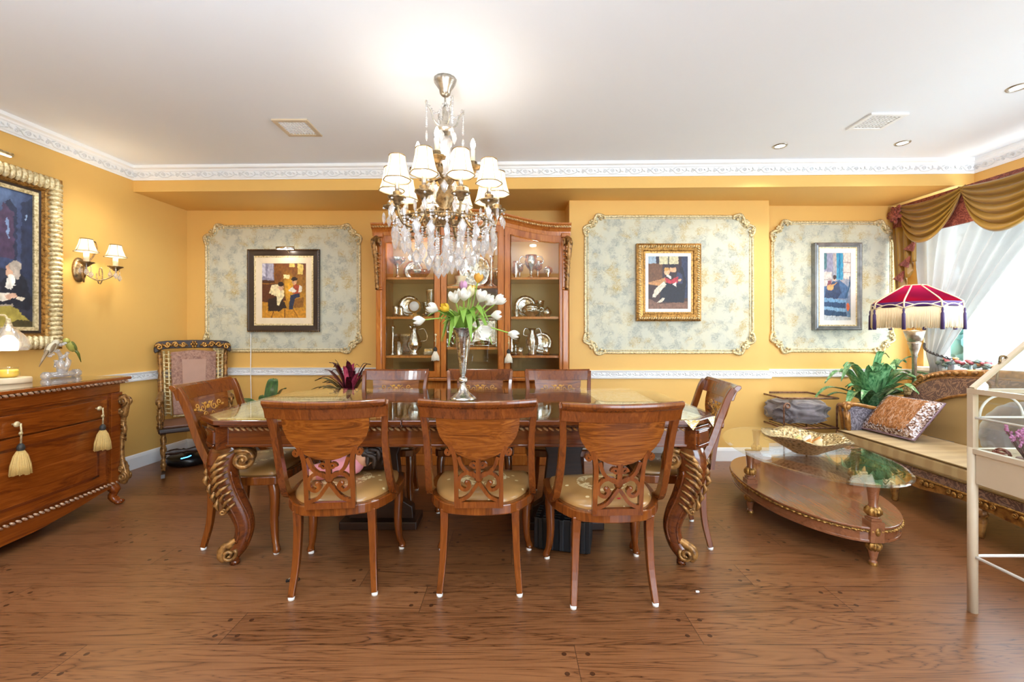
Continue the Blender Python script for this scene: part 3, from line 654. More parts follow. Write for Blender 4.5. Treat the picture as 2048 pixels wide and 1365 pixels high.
for i, (a, b) in enumerate(((-.80, -.005), (.005, .80))):
    m = MB(); front(m, a, b, .19, .635, -.02, 0); D = m.build('door', M_('side'), sb, .003)
    m = MB()
    for q in ((a+.06, b-.06, .565, .58), (a+.06, b-.06, .245, .26), (a+.06, a+.075, .26, .565), (b-.075, b-.06, .26, .565)): front(m, q[0], q[1], q[2], q[3], -.002, .004, 6)
    m.build('panel_bead', wood('bead_dark', '#3c1808', '#6a2f10', '#7f421a', 1), D)
    m = MB(); hy = -.03 if i == 0 else .03; hx = SX+bowf(hy)
    if i == 1: m.tube([(hx, hy-.045, .50), (hx+.02, hy-.045, .50), (hx+.022, hy-.045, .44), (hx+.012, hy-.045, .425)], .006, 8); m.ball((hx+.02, hy-.045, .505), .009, 8, 6); m.build('handle', M_('goldlt'), D)
ky = (.20, .71)
for y in ky:
    x = SX+bowf(y)+.006; m = MB(); m.tube([(x, y, .715), (x+.02, y, .715)], .005, 8); m.ball((x+.024, y, .715), (.011, .016, .016), 10, 8); m.build('knob', M_('goldlt'), sb)
m = MB(); ys = [lerp(-.86, .86, i/32) for i in range(33)]
m2 = [(SX+bowf(y)-.005, y) for y in ys]
for (xa, ya), (xb, yb_) in zip(m2, m2[1:]):
    za, zb = [interp([(0, .055), (.35, .065), (.62, .10), (.78, .128), (.86, .13)], abs(q)) for q in (ya, yb_)]
    m.add([(xa, ya, .158), (xb, yb_, .158), (xb, yb_, zb), (xa, ya, za), (xa-.025, ya, .158), (xb-.025, yb_, .158), (xb-.025, yb_, zb), (xa-.025, ya, za)], [(0,1,2,3), (4,5,6,7), (0,1,5,4), (2,3,7,6)])
m.build('skirt', M_('side'), sb)
for sy in (-1, 1):
    for fx in (SX-.02, -.28):
        m = MB(); y = sy*.885; m.tube(cr([(fx-.01, y-.02*sy, .16), (fx+.012, y, .11), (fx-.004, y-.003*sy, .06), (fx+.03, y+.02*sy, .02), (fx+.04, y+.03*sy, .035)], 4), [.036]*5+[.026]*6+[.02]*5+[.012], 8); m.ball((fx+.022, y+.015*sy, .016), (.024, .024, .016), 8, 6); m.build('foot', M_('side'), sb)
    y = sy*.88; m = MB(); g = lambda p, q, h=0: (SX+.015+p, y+.035*sy+h*sy, q)
    for h in (-.02, .02):
        for q in (spiral(.02, .735, .036, .006, -PI/2, 1.5, 18), spiral(.012, .66, .018, .004, PI/2, 1.3, 12), spiral(.015, .255, .022, .004, -PI/2, -1.3, 12), spiral(.02, .195, .032, .006, PI/2, -1.5, 18)): m.tube([g(p[0], p[1], h) for p in q], .010, 6)
    m.tube([g(*p) for p in cr([(.0, .77), (.03, .72), (.02, .65), (.012, .58), (.022, .53), (.004, .47), (.0, .40), (.004, .32), (.02, .26), (.03, .20), (.01, .15)], 4)], [.026, .03]+[.024]*8+[.016]*20+[.024]*11, 8)
    for i in range(7): m.tube([g(.012, .66-.03*i, -.02), g(.026, .645-.03*i, 0), g(.012, .625-.03*i, .02)], [.004, .009, .004], 6)
    m.build('carved_corbel', M_('carve'), sb)
def tassel(name, x, y, z, label, group, matc, L=.18, r=.042, cat='tassel', mats='cordg'):
    t = thing(name, label, cat, (x, y, z-L-.10), 0, group)
    m = MB(); m.tube([(0, 0, L+.10), (.004, .0, L+.05), (0, 0, L-.02)], .0045, 6); m.ball((0, 0, L+.045), (.009, .009, .012), 8, 6); m.build('cord', M_('goldlt'), t)
    MB().lathe([(.006, L-.01), (.016, L-.022), (.018, L-.04), (.012, L-.05), (.016, L-.058), (.006, L-.065)], seg=12).build('knot', M_('tasselhead'), t)
    m = MB(); m.lathe([(.012, L-.05), (r*.55, L-.08), (r*.8, L*.25), (r*.9, .006), (r*.5, .006)], seg=24); rr_ = random.Random(4)
    for k in range(46):
        a = TAU*k/46; q = r*rr_.uniform(.94, 1.06); m.tube([(p_*q*math.cos(a), p_*q*math.sin(a), z_) for p_, z_ in ((.3, L-.052), (.62, L-.078), (.9, L*.28), (1.0, rr_.uniform(-.004, .006)))], .0034, 5)
    m.build('skirt', matc, t); return t
MAT['tasselhead'] = plain('dark_cord', '#33302c', .5); MAT['tasselg'] = plain('gold_thread', '#d7b26b', .6, var=.12, sc_=80); MAT['tasselw'] = plain('ivory_thread', '#efe6d2', .6, var=.08, sc_=80)
for i, y in enumerate(ky):
    tassel('key_tassel', -3.1+SX+bowf(y)+.052, 2.2+y, .72, ('gold tassel on the sideboard, nearer the left picture edge', 'gold tassel on the sideboard, nearer its carved right corner')[i], 'gold tassels hanging on the sideboard', M_('tasselg'))

# candle warmer lamp
cw = thing('candle_warmer_lamp', 'glass bell-shaped candle warmer lamp over a yellow candle on the sideboard', 'lamp', (-3.08, 2.66, .9128))
MB().lathe([(.0, 0), (.098, 0), (.1, .006), (.1, .03), (.096, .034), (0, .034)], seg=32).build('base', plain('pale_beech', '#d9c3a0', .45), cw)
m = MB(); m.lathe([(.014, .37), (.02, .345), (.045, .32), (.078, .28), (.09, .235), (.082, .20), (.079, .20), (.087, .235), (.075, .278), (.043, .316), (.017, .343), (.011, .368)], seg=40, amp=.03, lobes=20, cap=False); m.build('glass_bell', M_('bell'), cw)
m = MB(); m.tube(cr([(-.075, -.03, .03), (-.075, -.03, .3), (-.06, -.02, .4), (-.02, -.004, .415), (0, 0, .38)], 5), .006, 8); m.lathe([(.012, .355), (.014, .36), (.01, .395), (0, .397)], seg=12); m.build('arm', M_('goldlt'), cw)
m = MB(); m.ball((0, 0, .25), (.022, .022, .03), 12, 8); m.build('bulb', M_('bulb'), cw); lamp('warmer_light', 'POINT', (0, 0, .24), 2.0, (1, .85, .6), parent=cw, shadow_soft_size=.03)
cj = thing('candle_jar', 'yellow candle in a glass jar under the bell lamp', 'candle', (-3.08, 2.66, .9475))
MB().lathe([(.03, 0), (.044, .008), (.048, .03), (.04, .048), (.0, .05)], seg=24).build('wax', plain('yellow_wax', '#e8c04c', .4), cj); MB().lathe([(.031, -.0003), (.047, .008), (.051, .03), (.042, .05), (.044, .06), (.046, .062)], seg=24, cap=False).build('jar', M_('glass'), cj)
# crystal figurine with two birds
fg = thing('bird_figurine', 'crystal figurine with two small parrots perched, on the sideboard', 'figurine', (-3.13, 3.02, .9128), R(8))
m = MB(); m.tube([(-.0, -.10, .022), (0, .10, .022)], .02, 8); m.tube([(0, -.125, .02), (0, -.105, .02)], .028, 8); m.tube([(0, .105, .02), (0, .135, .02)], .03, 8); m.ball((0, .0, .018), (.06, .1, .018), 12, 6)
m.tube(cr([(0, 0, .03), (.01, -.02, .09), (-.01, .01, .14), (0, -.03, .19)], 4), [.022]*6+[.012]*7, 7); m.tube(cr([(0, .02, .04), (0, .05, .10), (0, .04, .15), (0, .055, .17)], 4), [.02]*6+[.01]*7, 7)
for i in range(26):
    a = random.uniform(0, TAU); z = random.uniform(.05, .24); m.ball((random.uniform(-.03, .03), -.04+random.uniform(-.05, .05)*(1 if z > .12 else .4)+(.03 if z < .15 else 0), z), (.012, .016, .009), 6, 4)
m.build('crystal_branch', M_('crystal'), fg)
def bird(y, z, s, c1, c2, nm):
    m = MB(); rot = Matrix.Rotation(s*R(35), 3, 'X'); f = lambda p: rot @ Vector(p)+Vector((0, y, z)); m.ball(f((0, 0, 0)), (.022, .024, .05), 12, 8, rot); m.ball(f((0, -s*.006, .05)), (.019, .02, .02), 10, 8); m.tube([f((0, -s*.024, .05)), f((0, -s*.036, .04))], [.007, .002], 6)
    B = m.build('bird', plain(nm, c1, .25), fg); m = MB(); m.tube([f((0, s*.012, -.03)), f((.004, s*.016, -.08)), f((0, s*.004, -.15))], [.012, .009, .002], 6)
    for q in (-1, 1): m.ball(f((q*.017, s*.008, -.005)), (.006, .016, .04), 8, 6, rot)
    m.build('wing', plain(nm+'_wing', c2, .25), B)
bird(.075, .215, 1, '#b8b357', '#6f7a3a', 'green_bird'); bird(-.075, .205, -1, '#d6cdb4', '#8f7b62', 'pale_bird')

# wall sconce
sn = thing('wall_sconce', 'two-arm wall sconce with ivory shades and crystal drops on left wall', 'wall light', (wl(3.44)+.002, 3.44, 1.72), R(86.4))
m = MB(); m.lathe([(.052, 0), (.05, .012), (.035, .02), (.018, .026), (0, .028)], seg=24, fn=lambda x, y, z: (x, -z, y*1.9)); m.build('backplate', M_('bronze'), sn)
for s in (-1, 1):
    ex = .135 if s > 0 else .095; ey = -.17
    f = lambda p, q: (s*p*ex, -.02+(ey+.02)*p, q)
    m = MB(); m.tube([f(*p) for p in cr([(0, 0), (.25, -.05), (.5, -.075), (.8, -.05), (1.0, -.01), (1.0, .03)], 5)], .006, 8)
    m.tube([f(.55+p[0], -.02+p[1]) for p in spiral(0, 0, .11, .02, PI, 1.2, 14)], .0045, 6)
    if s < 0: m.tube([(q[0], -.03-.02*i/12, q[1]) for i, q in enumerate(cr([(.0, .02), (.05, .08), (.10, .17), (.085, .235), (.045, .225), (.055, .18)], 4))][:21], .005, 6)
    A = m.build('arm', M_('bronze'), sn); o_ = Vector(f(1, .03))
    MB().lathe([(.012, -.02), (.03, .0), (.048, .012), (.05, .016), (.03, .012), (0, .012)], o_, 20, amp=.06, lobes=10).build('bobeche', M_('bronze'), A)
    MB().lathe([(.017, .012), (.017, .085), (0, .085)], o_, 14).build('candle_sleeve', M_('ivory'), A)
    m = MB(); m.lathe([(.038, .19), (.046, .15), (.062, .105), (.072, .092), (.0705, .092), (.0605, .105), (.0445, .15), (.0365, .19)], o_, 24, amp=.05, lobes=6, cap=False); m.build('lamp_shade', M_('shade'), A)
    m = MB(); m.lathe([(.0375, .19), (.0395, .193), (.0395, .187)], o_, 24, amp=.05, lobes=6, cap=False)
    for k in range(6): a = TAU*k/6; m.tube([o_+Vector((r*math.cos(a), r*math.sin(a), z)) for r, z in ((.04, .19), (.048, .15), (.065, .105), (.0757, .092))], .0015, 5)
    m.tube([o_+Vector(((.0725+.0035*math.cos(6*a))*math.cos(a), (.0725+.0035*math.cos(6*a))*math.sin(a), .092)) for a in [TAU*i/36 for i in range(36)]], .002, 5, True); m.build('shade_trim', M_('bronze'), A)
    m = MB(); m.ball(o_+Vector((0, 0, .125)), (.014, .014, .026), 10, 8); m.build('bulb', M_('bulb'), A); lamp('sconce_light', 'POINT', o_+Vector((0, 0, .13)), 5, (1, .82, .55), parent=sn, shadow_soft_size=.025)
    m = MB()
    for a, zz in ((0, -.075), (2, -.05), (4, -.06)): c = o_+Vector((.035*math.cos(a), .035*math.sin(a), zz)); m.tube([c+Vector((0, 0, .065)), c+Vector((0, 0, .02))], .003, 5); m.lathe([(0, -.03), (.016, -.008), (.012, .012), (0, .025)], c, 6, smooth=False)
    m.build('crystal_drop', M_('crystal'), A)

# rocking chair
rk = thing('rocking_chair', 'antique rocking chair with gilt carved crest and brown leather back', 'rocking chair', (-2.90, 3.985, 0), R(38)); rk.scale = (.84, 1, 1)
tn = lambda pr, o, m, tilt=0, L=1: None
m = MB()
for s in (-1, 1): m.tube([(s*.27, y, .02+.075*((y+.05)/.5)**2) for y in [-.45+.9*i/16 for i in range(17)]], .021, 4, up=(1, 0, 0), smooth=False)
m.build('rocker', M_('dark'), rk)
def turned(m, a, b, prof, seg=12):
    A, B = Vector(a), Vector(b); q = (B-A).to_track_quat('Z', 'X').to_matrix(); L = (B-A).length
    m.lathe([(r, z*L) for r, z in prof], A, seg, fn=lambda x, y, z: q @ Vector((x, y, z)))
TP = [(.014, 0), (.022, .03), (.016, .06), (.024, .10), (.027, .2), (.016, .27), (.024, .3), (.014, .34), (.026, .48), (.029, .6), (.018, .7), (.026, .73), (.016, .77), (.024, .9), (.016, 1)]
for s in (-1, 1):
    m = MB(); turned(m, (s*.285, .17, .36), (s*.31, .33, 1.06), TP); m.build('back_post', M_('carve'), rk)
    m = MB(); turned(m, (s*.27, -.2, .05), (s*.27, -.2, .36), TP); m.build('front_leg', M_('carve'), rk)
    m = MB(); turned(m, (s*.27, .2, .07), (s*.28, .17, .37), TP); m.build('rear_leg', M_('dark'), rk)
    m = MB(); turned(m, (s*.30, -.2, .39), (s*.30, -.2, .60), TP); m.build('arm_post', M_('carve'), rk)
    m = MB(); m.tube(cr([(s*.30, -.26, .635), (s*.305, -.2, .645), (s*.305, 0, .635), (s*.295, .22, .66)], 5), .026, 8, sx=1.2); m.tube([(s*.302, -.25+p[0], .62+p[1]) for p in spiral(0, 0, .04, .01, PI/2, -1.3, 14)], .015, 7); m.build('armrest', M_('carve'), rk)
MB().bx(-.31, .31, -.25, .20, .37, .41).build('seat', M_('dark'), rk, .012); MB().bx(-.27, .27, -.22, .17, .408, .432).build('seat_pad', plain('brown_leather_pad', '#6b4633', .45), rk, .012)
m = MB(); turned(m, (-.27, -.2, .20), (.27, -.2, .20), TP+[]); m.build('stretcher', M_('dark'), rk)
bk = lambda x, z, h=0: (x, lerp(.185, .335, (z-.42)/.66)-h, z)
m = MB(); m.prism(cr([(-.19, .46), (.19, .46), (.205, .75), (.215, 1.04), (.0, 1.06), (-.215, 1.04), (-.205, .75)], 1, True), -.012, .02, lambda p, q, h: bk(p, q, h)); t = NT('embossed_leather'); v = t.obj(); e = t.noise(v, 26, 4, 1.6).outputs[0]; t.set(color=t.ramp(e, [(.35, '#7c5240'), (.65, '#a97e68')]), rough=.45); t.bump(e, .5, .01); B = m.build('leather_back', t.m, rk, .01)
MB().prism([(-.10, .56), (.10, .56), (.115, .97), (-.115, .97)], .018, .026, bk).build('centre_panel', plain('tan_leather', '#ad846f', .45), B, .004)
m = MB()
for s in (-1, 1):
    m.tube([bk(s*.205, .46, .02), bk(s*.225, .75, .02), bk(s*.232, 1.05, .02)], .009, 6)
    for i in range(15): z = .48+.038*i; m.tube([bk(s*.207, z, .02), bk(s*(.262+.02*(z-.48)), z+.008, .018)], .006, 5)
    m.tube([bk(s*.257, .46, .01), bk(s*.275, 1.05, .01)], .011, 6)
m.tube([bk(-.19, .45, .02), bk(.19, .45, .02)], .009, 6); m.build('spindle_lattice', M_('goldlt'), rk)
m = MB(); m.prism(cr([(-.35, 1.03), (-.30, 1.06), (-.2, 1.075), (.2, 1.075), (.30, 1.06), (.35, 1.03), (.362, 1.08), (.34, 1.13), (.26, 1.148), (0, 1.155), (-.26, 1.148), (-.34, 1.13), (-.362, 1.08)], 2, True), -.02, .028, lambda p, q, h: bk(p, q, h)); Cc = m.build('crest', M_('dark'), rk, .008)
m = MB()
for s in (-1, 1):
    for cx, cz, r, d_ in ((.315, 1.088, .036, 1), (.24, 1.112, .030, -1), (.17, 1.11, .030, 1), (.10, 1.112, .026, -1)): m.tube([bk(s*(cx+p[0]), cz+p[1], .032) for p in spiral(0, 0, r, .006, 0, d_*1.4, 14)], .011, 6)
    for i in range(8): m.tube([bk(s*(.06+.035*i), 1.095, .03), bk(s*(.08+.035*i), 1.125, .036)], [.011, .004], 6)
for k in range(6): a = TAU*k/6; m.ball(bk(.024*math.cos(a), 1.112+.024*math.sin(a), .034), (.013, .008, .013), 8, 6)
m.ball(bk(0, 1.112, .04), .012, 8, 6); m.build('carving', M_('gold'), Cc)
rv = thing('robot_vacuum', 'black round robot vacuum on the floor under the rocking chair', 'robot vacuum', (-3.02, 4.08, 0))
MB().lathe([(.16, .012), (.175, .02), (.178, .07), (.165, .082), (.05, .084), (.048, .1), (0, .102)], seg=40).build('vacuum_body', M_('black'), rv)
m = MB(); m.tube([(.03, -.15, .0845), (.05, -.10, .0845), (.045, -.05, .0845)], .006, 6); m.build('status_light', glow('blue_led', '#4aa8ff', 4), rv); MB().lathe([(.06, 0), (.06, .013)], seg=20).build('wheel_base', M_('black'), rv)
# ================================================================== display cabinet in the alcove
CX, CY = -.366, 4.02                       # centre, front face of the doors
cb = thing('display_cabinet', 'tall cherry display cabinet with three glass doors full of silver', 'cabinet', (CX, CY, 0))
HW = .862; DP = .42
top = lambda x: 2.185+.125*(math.cos(min(1, abs(x)/.80)*PI)+1)/2     # serpentine top line
BF = .78                                   # height of the base cabinet
MAT['interior'] = plain('olive_interior', '#a98a52', .5)
MB().bx(-HW, HW, .02, DP, .10, BF).build('base_cabinet', M_('cab'), cb, .006)
MB().bx(-HW-.03, HW+.03, -.03, DP, BF, BF+.03).build('base_top', M_('cab'), cb, .006)
MB().bx(-HW-.02, HW+.02, -.02, DP, .0, .10).build('plinth', M_('cab'), cb, .008)
m = MB(); 
for s in (-1, 1): m.bx(s*HW-.02*(s > 0)-.0, s*HW+.02*(s < 0), 0, DP, BF+.03, 2.15)
m.build('side_panel', M_('cab'), cb); MB().bx(-HW+.02, HW-.02, DP-.015, DP, BF+.03, 2.15).build('back_panel', M_('interior'), cb)
for k, s in enumerate((-1, 1)):            # dividers
    MB().bx(s*.30-.01, s*.30+.01, .03, DP-.015, BF+.03, 2.12).build('divider', M_('cab'), cb)
SH = (1.012, 1.375, 1.742)
SHC = (1.09, 1.66)
for sx, zs in ((-1, SH), (0, SHC), (1, SH)):
    for z in zs:
        a, b = {-1: (-HW+.02, -.31), 0: (-.29, .29), 1: (.31, HW-.02)}[sx]
        MB().bx(a, b, .03, DP-.02, z-.022, z).build('shelf', M_('cab'), cb, .002)
for a, b in ((-HW, -.295), (-.295, .295), (.295, HW)):      # doors: stiles and rails follow the curved top
    fw = .058; n = 12; xs = [lerp(a+.003, b-.003, i/n) for i in range(n+1)]; zt = lambda x: top(x)-.06
    m = MB()
    outer = [(a+.003, BF+.034), (b-.003, BF+.034)]+[(x, zt(x)) for x in xs[::-1]]
    xi = [lerp(a+fw, b-fw, i/n) for i in range(n+1)]; inner = [(a+fw, BF+.034+fw), (b-fw, BF+.034+fw)]+[(x, zt(x)-fw*1.15) for x in xi[::-1]]
    N = len(outer); vs = [(p, h, q) for h in (-.004, .024) for p, q in outer]+[(p, h, q) for h in (-.004, .024) for p, q in inner]; fs = []
    for i in range(N):
        j = (i+1) % N; fs += [(i, j, 2*N+j, 2*N+i), (N+i, N+j, 3*N+j, 3*N+i), (i, j, N+j, N+i), (2*N+i, 2*N+j, 3*N+j, 3*N+i)]
    m.add(vs, fs); D = m.build('door', M_('cab'), cb, .003)
    MB().prism([(p+(.004 if k in (0,) else 0), q) for k, (p, q) in enumerate(inner)], .010, .014, lambda p, q, h: (p, h, q)).build('door_glass', M_('glass'), D)
    m = MB(); N = len(inner); m.tube([(p, -.004, q) for p, q in inner], .005, 6, True); m.build('glazing_bead', M_('cab'), D)
# cornice with rope
m = MB(); n = 40; prof = [(.0, -.065), (-.01, -.065), (-.014, -.03), (-.03, -.01), (-.05, .0), (-.055, .018), (-.07, .03), (-.07, .04), (.0, .04)]
xs = [lerp(-HW-.06, HW+.045, i/n) for i in range(n+1)]; k = len(prof)
vs = [(x, (d if d < 0 else .10), top(x)+z) for x in xs for d, z in prof]; fs = [(i*k+j, (i+1)*k+j, (i+1)*k+(j+1) % k, i*k+(j+1) % k) for i in range(n) for j in range(k)]+[tuple(range(k)), tuple(n*k+j for j in range(k))[::-1]]
m.add(vs, fs); m.build('cornice', M_('cab'), cb)
MB().prism([(x, top(x)-.06) for x in [lerp(-HW, HW, i/30) for i in range(31)]]+[(HW, top(HW)+.03), (-HW, top(HW)+.03)] if False else [(-HW, 2.13), (HW, 2.13)]+[(x, top(x)+.035) for x in [lerp(HW, -HW, i/30) for i in range(31)]], .026, .13, lambda p, q, h: (p, h, q)).build('top_panel', M_('cab'), cb)
MB().bx(-HW, HW, .12, DP, 2.15, 2.18).build('roof', M_('cab'), cb)
m = MB()
for i in range(n*2): 
    x = lerp(-HW-.05, HW+.04, (i+.5)/(2*n)); m.ball((x, -.058, top(x)+.008), (.015, .009, .008), 7, 5, Matrix.Rotation(R(30), 3, 'Y'))
m.build('rope_trim', gilt('cornice_rope', '#8a5a24', '#e8c88c', .35, .4), cb)
for s in (-1, 1):                          # corner pilasters with carved corbels
    x = s*(HW-.003); m = MB(); m.bx(x-.028, x+.028, -.025, .03, BF+.03, 1.62); m.bx(x-.034, x+.034, -.03, .03, 1.62, 1.64); P = m.build('pilaster', M_('cab'), cb, .008)
    m = MB(); m.bx(x-.03, x+.03, -.02, .03, 1.64, 2.14); m.bx(x-.04, x+.04, -.045, .03, 2.10, 2.14); m.build('pilaster_head', M_('cab'), P, .006)
    m = MB(); g = lambda p, q, h=0: (x+s*p*.6+s*.01, -.03-p, q)
    m.tube([g(*p) for p in cr([(.0, 2.09), (.035, 2.05), (.028, 1.97), (.02, 1.9), (.012, 1.8), (.006, 1.7), (0, 1.62)], 4)], [.03]*6+[.026]*6+[.018]*13, 8)
    for h in (-.03, .03): m.tube([(x+h+s*.01, -.065+p[0], 2.045+p[1]) for p in spiral(0, 0, .036, .006, PI/2, 1.5, 18)], .011, 6)
    for i in range(9): z = 1.98-.04*i; w = .034-.0022*i; m.tube([(x-w+s*.01, -.045, z), (x+s*.012, -.066+.003*i, z-.02), (x+w+s*.01, -.045, z-.045)], [.005, .012-.0006*i, .003], 6)
    m.build('carved_corbel', M_('carve'), P)
for s in (-1, 1): 
    m = MB(); m.tube([(s*.335-.0, -.004, 1.205), (s*.335, -.02, 1.205)], .006, 8); m.ball((s*.335, -.024, 1.205), (.012, .008, .012), 8, 6); m.build('key', M_('goldlt'), cb)
tassel('key_tassel', CX-.335, CY-.04, 1.205, 'ivory tassel on the cabinet key, left of the tulip vase', 'ivory tassels on the cabinet keys', M_('tasselw'), .135, .034)
tassel('key_tassel', CX+.335, CY-.04, 1.185, 'ivory tassel on the cabinet key, right of the tulip vase', 'ivory tassels on the cabinet keys', M_('tasselw'), .135, .034)
for x, z in ((.57, 2.085),): MB().lathe([(.03, 0), (.03, .012), (0, .014)], (x, .2, z-.02), 16).build('cabinet_light', M_('spotlens'), cb)
lamp('cabinet_lamp', 'POINT', (-.58, .2, 2.08), 2.2, (1, .92, .8), parent=cb, shadow_soft_size=.03); lamp('cabinet_lamp', 'POINT', (.58, .2, 2.05), 2.2, (1, .92, .8), parent=cb, shadow_soft_size=.03); lamp('cabinet_lamp', 'POINT', (0, .12, 2.1), 2.2, (1, .92, .8), parent=cb, shadow_soft_size=.03)

# silver inside the cabinet: (name, u pixel, shelf, label ...) each one a thing
GRP = 'silver pieces in the display cabinet'
def sil(name, x, y, z, label, cat): return thing(name, label, cat, (CX+x, CY+y, z+.0005), 0, GRP)
def lath(t, name, prof, mat='silver', seg=24, **k): return MB().lathe(prof, (0,0,0), seg, **k).build(name, M_(mat), t)
def hloop(m, x, z0, z1, out, r=.006): m.tube(cr([(x, 0, z0), (x+out, 0, z0+.01*(1 if z1 > z0 else -1)), (x+out*1.1, 0, (z0+z1)/2), (x+out*.6, 0, z1), (x*.8, 0, z1-.01)], 4), r, 6)
t = sil('compote', -.735, .16, SH[2], 'silver footed compote on the top left cabinet shelf', 'compote')
lath(t, 'bowl', [(.0, .13), (.03, .135), (.07, .17), (.085, .20), (.083, .202), (.06, .172), (0, .14)]); lath(t, 'stem', [(.045, 0), (.045, .008), (.014, .03), (.012, .1), (.03, .13)])
t = sil('silver_basket', -.53, .17, SH[2], 'silver swing-handled basket on the top left cabinet shelf', 'basket')
lath(t, 'basket_body', [(.05, 0), (.06, .01), (.1, .06), (.105, .085), (.1, .085), (.09, .06), (.0, .02)], amp=.06, lobes=10, seg=40); m = MB(); m.tube(cr([(-.10, 0, .08), (-.06, 0, .14), (.0, 0, .18), (.06, 0, .14), (.10, 0, .08)], 5), .005, 6); m.ball((0, 0, .185), .012, 8, 6); m.build('swing_handle', M_('silver'), t)
t = sil('goblet', -.40, .14, SH[1], 'tall engraved silver goblet at the right of the middle left shelf', 'goblet')
lath(t, 'cup', [(.03, .1), (.05, .115), (.058, .25), (.062, .26), (.056, .26), (.0, .12)]); lath(t, 'stem', [(.05, 0), (.05, .01), (.016, .03), (.022, .06), (.014, .085), (.032, .1)])
t = sil('mantel_clock', -.56, .13, SH[1], 'small round gilt clock on the middle left cabinet shelf', 'clock')
m = MB(); m.lathe([(.0, -.03), (.06, -.028), (.066, -.01), (.066, .02), (.05, .03), (0, .03)], (0, 0, .10), 28, fn=lambda x, y, z: (x, z, y)); m.bx(-.055, .055, -.03, .03, 0, .02); m.tube([(0, 0, .16), (0, 0, .185)], .006, 6); m.bx(-.02, .02, -.015, .015, .018, .045); m.build('clock_case', M_('gold'), t)
m = MB(); m.lathe([(0, 0), (.046, 0), (.046, .004), (0, .004)], (0, -.036, .10), 24, fn=lambda x, y, z: (x, z, y)); m.build('dial', plain('pale_dial', '#e9eaf0', .3), t)
t = sil('salt_shaker', -.69, .12, SH[1], 'small silver shaker left of the round clock', 'shaker'); lath(t, 'shaker_body', [(.022, 0), (.028, .02), (.02, .06), (.024, .08), (.012, .1), (0, .105)])
t = sil('creamer', -.745, .15, SH[1], 'silver creamer at the left end of the middle left shelf', 'jug'); lath(t, 'jug_body', [(.028, 0), (.04, .03), (.034, .08), (.04, .105), (.036, .105), (0, .03)])
t = sil('silver_dish', -.40, .07, SH[1], 'low shallow silver dish in front of the tall goblet', 'dish'); lath(t, 'dish_bowl', [(.05, 0), (.085, .02), (.088, .024), (.05, .008), (0, .006)], sx=.9)
t = sil('ewer', -.57, .15, SH[0], 'ornate silver ewer with curved handle on the bottom left shelf', 'ewer')
lath(t, 'ewer_body', [(.05, 0), (.052, .012), (.03, .03), (.066, .075), (.072, .11), (.05, .17), (.028, .22), (.034, .27), (.03, .272), (.02, .22), (0, .1)], amp=.03, lobes=8, seg=40)
m = MB(); hloop(m, .055, .13, .25, .06); m.build('ewer_handle', M_('silver'), t); m = MB(); m.tube([(-.028, 0, .25), (-.045, 0, .28), (-.055, 0, .285)], [.016, .012, .006], 7); m.ball((0, 0, .285), (.02, .02, .016), 8, 6); m.ball((0, 0, .305), .008, 8, 6); m.build('spout_lid', M_('silver'), t)
t = sil('tumbler', -.70, .09, SH[0], 'plain silver tumbler left of the ornate ewer', 'tumbler'); lath(t, 'tumbler_body', [(.036, 0), (.03, .01), (.044, .13), (.041, .13), (.028, .015), (0, .012)])
t = sil('silver_tray', -.70, .33, SH[0], 'rectangular silver tray standing upright behind the tumbler', 'tray')
m = MB(); m.M = Matrix.Rotation(R(12), 4, 'X'); m.frame(.24, .20, [(0, 0), (0, .008), (.02, .01), (.025, .002)]); m.bx(-.11, .11, -.006, .0, -.09, .09); m.v = [(a, b, c+.105) for a, b, c in m.v]; m.build('tray_plate', M_('silver'), t)
t = sil('candlestick', -.775, .14, SH[0], 'silver candlestick at the far left of the bottom left shelf', 'candlestick'); lath(t, 'candlestick_body', [(.04, 0), (.04, .01), (.014, .03), (.02, .08), (.01, .12), (.016, .2), (.012, .24), (.024, .26), (.02, .28), (0, .28)])
for i in range(4):
    t = sil('small_plate', -.41, .13, SH[0]+.008*i, 'one of four small silver plates stacked beside the ewer', 'plate'); t['group'] = 'stacked small silver plates'; lath(t, 'plate_disc', [(.05, 0), (.08, .0065), (.08, .0075), (.04, .002), (0, .002)])
t = sil('napkin_box', -.45, .26, SH[0], 'small silver square box behind the stacked plates', 'box'); MB().bx(-.045, .045, -.035, .035, 0, .06).build('box_body', M_('silver'), t, .006)
# centre
t = sil('cake_stand', -.13, .2, SHC[1], 'large white domed cake stand on the upper centre shelf', 'cake stand'); lath(t, 'stand', [(.13, 0), (.135, .008), (.12, .02), (.05, .03), (.04, .07), (.06, .11), (.0, .12)], 'ivory'); lath(t, 'rim_plate', [(.14, .012), (.15, .016), (.14, .022), (.1, .014)], 'silver')
t = sil('oval_mirror_dish', .0, .26, SHC[1], 'round silver charger standing on its edge on the upper centre shelf', 'charger')
m = MB(); m.lathe([(0, 0), (.10, .004), (.13, .018), (.165, .022), (.168, .016), (.13, .008), (0, -.006)], (0, 0, .17), 36, fn=lambda x, y, z: (x, -z+.02*y, y), amp=.02, lobes=18); m.build('charger_disc', M_('silver'), t)
t = sil('candelabrum', .17, .15, SHC[1], 'silver candelabrum at the right of the upper centre shelf', 'candelabrum'); lath(t, 'candelabrum_stem', [(.055, 0), (.055, .01), (.016, .04), (.022, .1), (.012, .16), (.018, .24), (.012, .28), (.022, .3), (0, .3)])
m = MB()
for s in (-1, 1): m.tube(cr([(0, 0, .2), (s*.04, 0, .17), (s*.075, 0, .2), (s*.075, 0, .25)], 4), .006, 6); m.lathe([(.012, .245), (.022, .26), (.012, .28), (0, .28)], (s*.075, 0, 0), 10)
m.build('branch', M_('silver'), t)
t = sil('tea_tray', .06, .34, SHC[0], 'big chased silver tray standing upright on the lower centre shelf', 'tray')
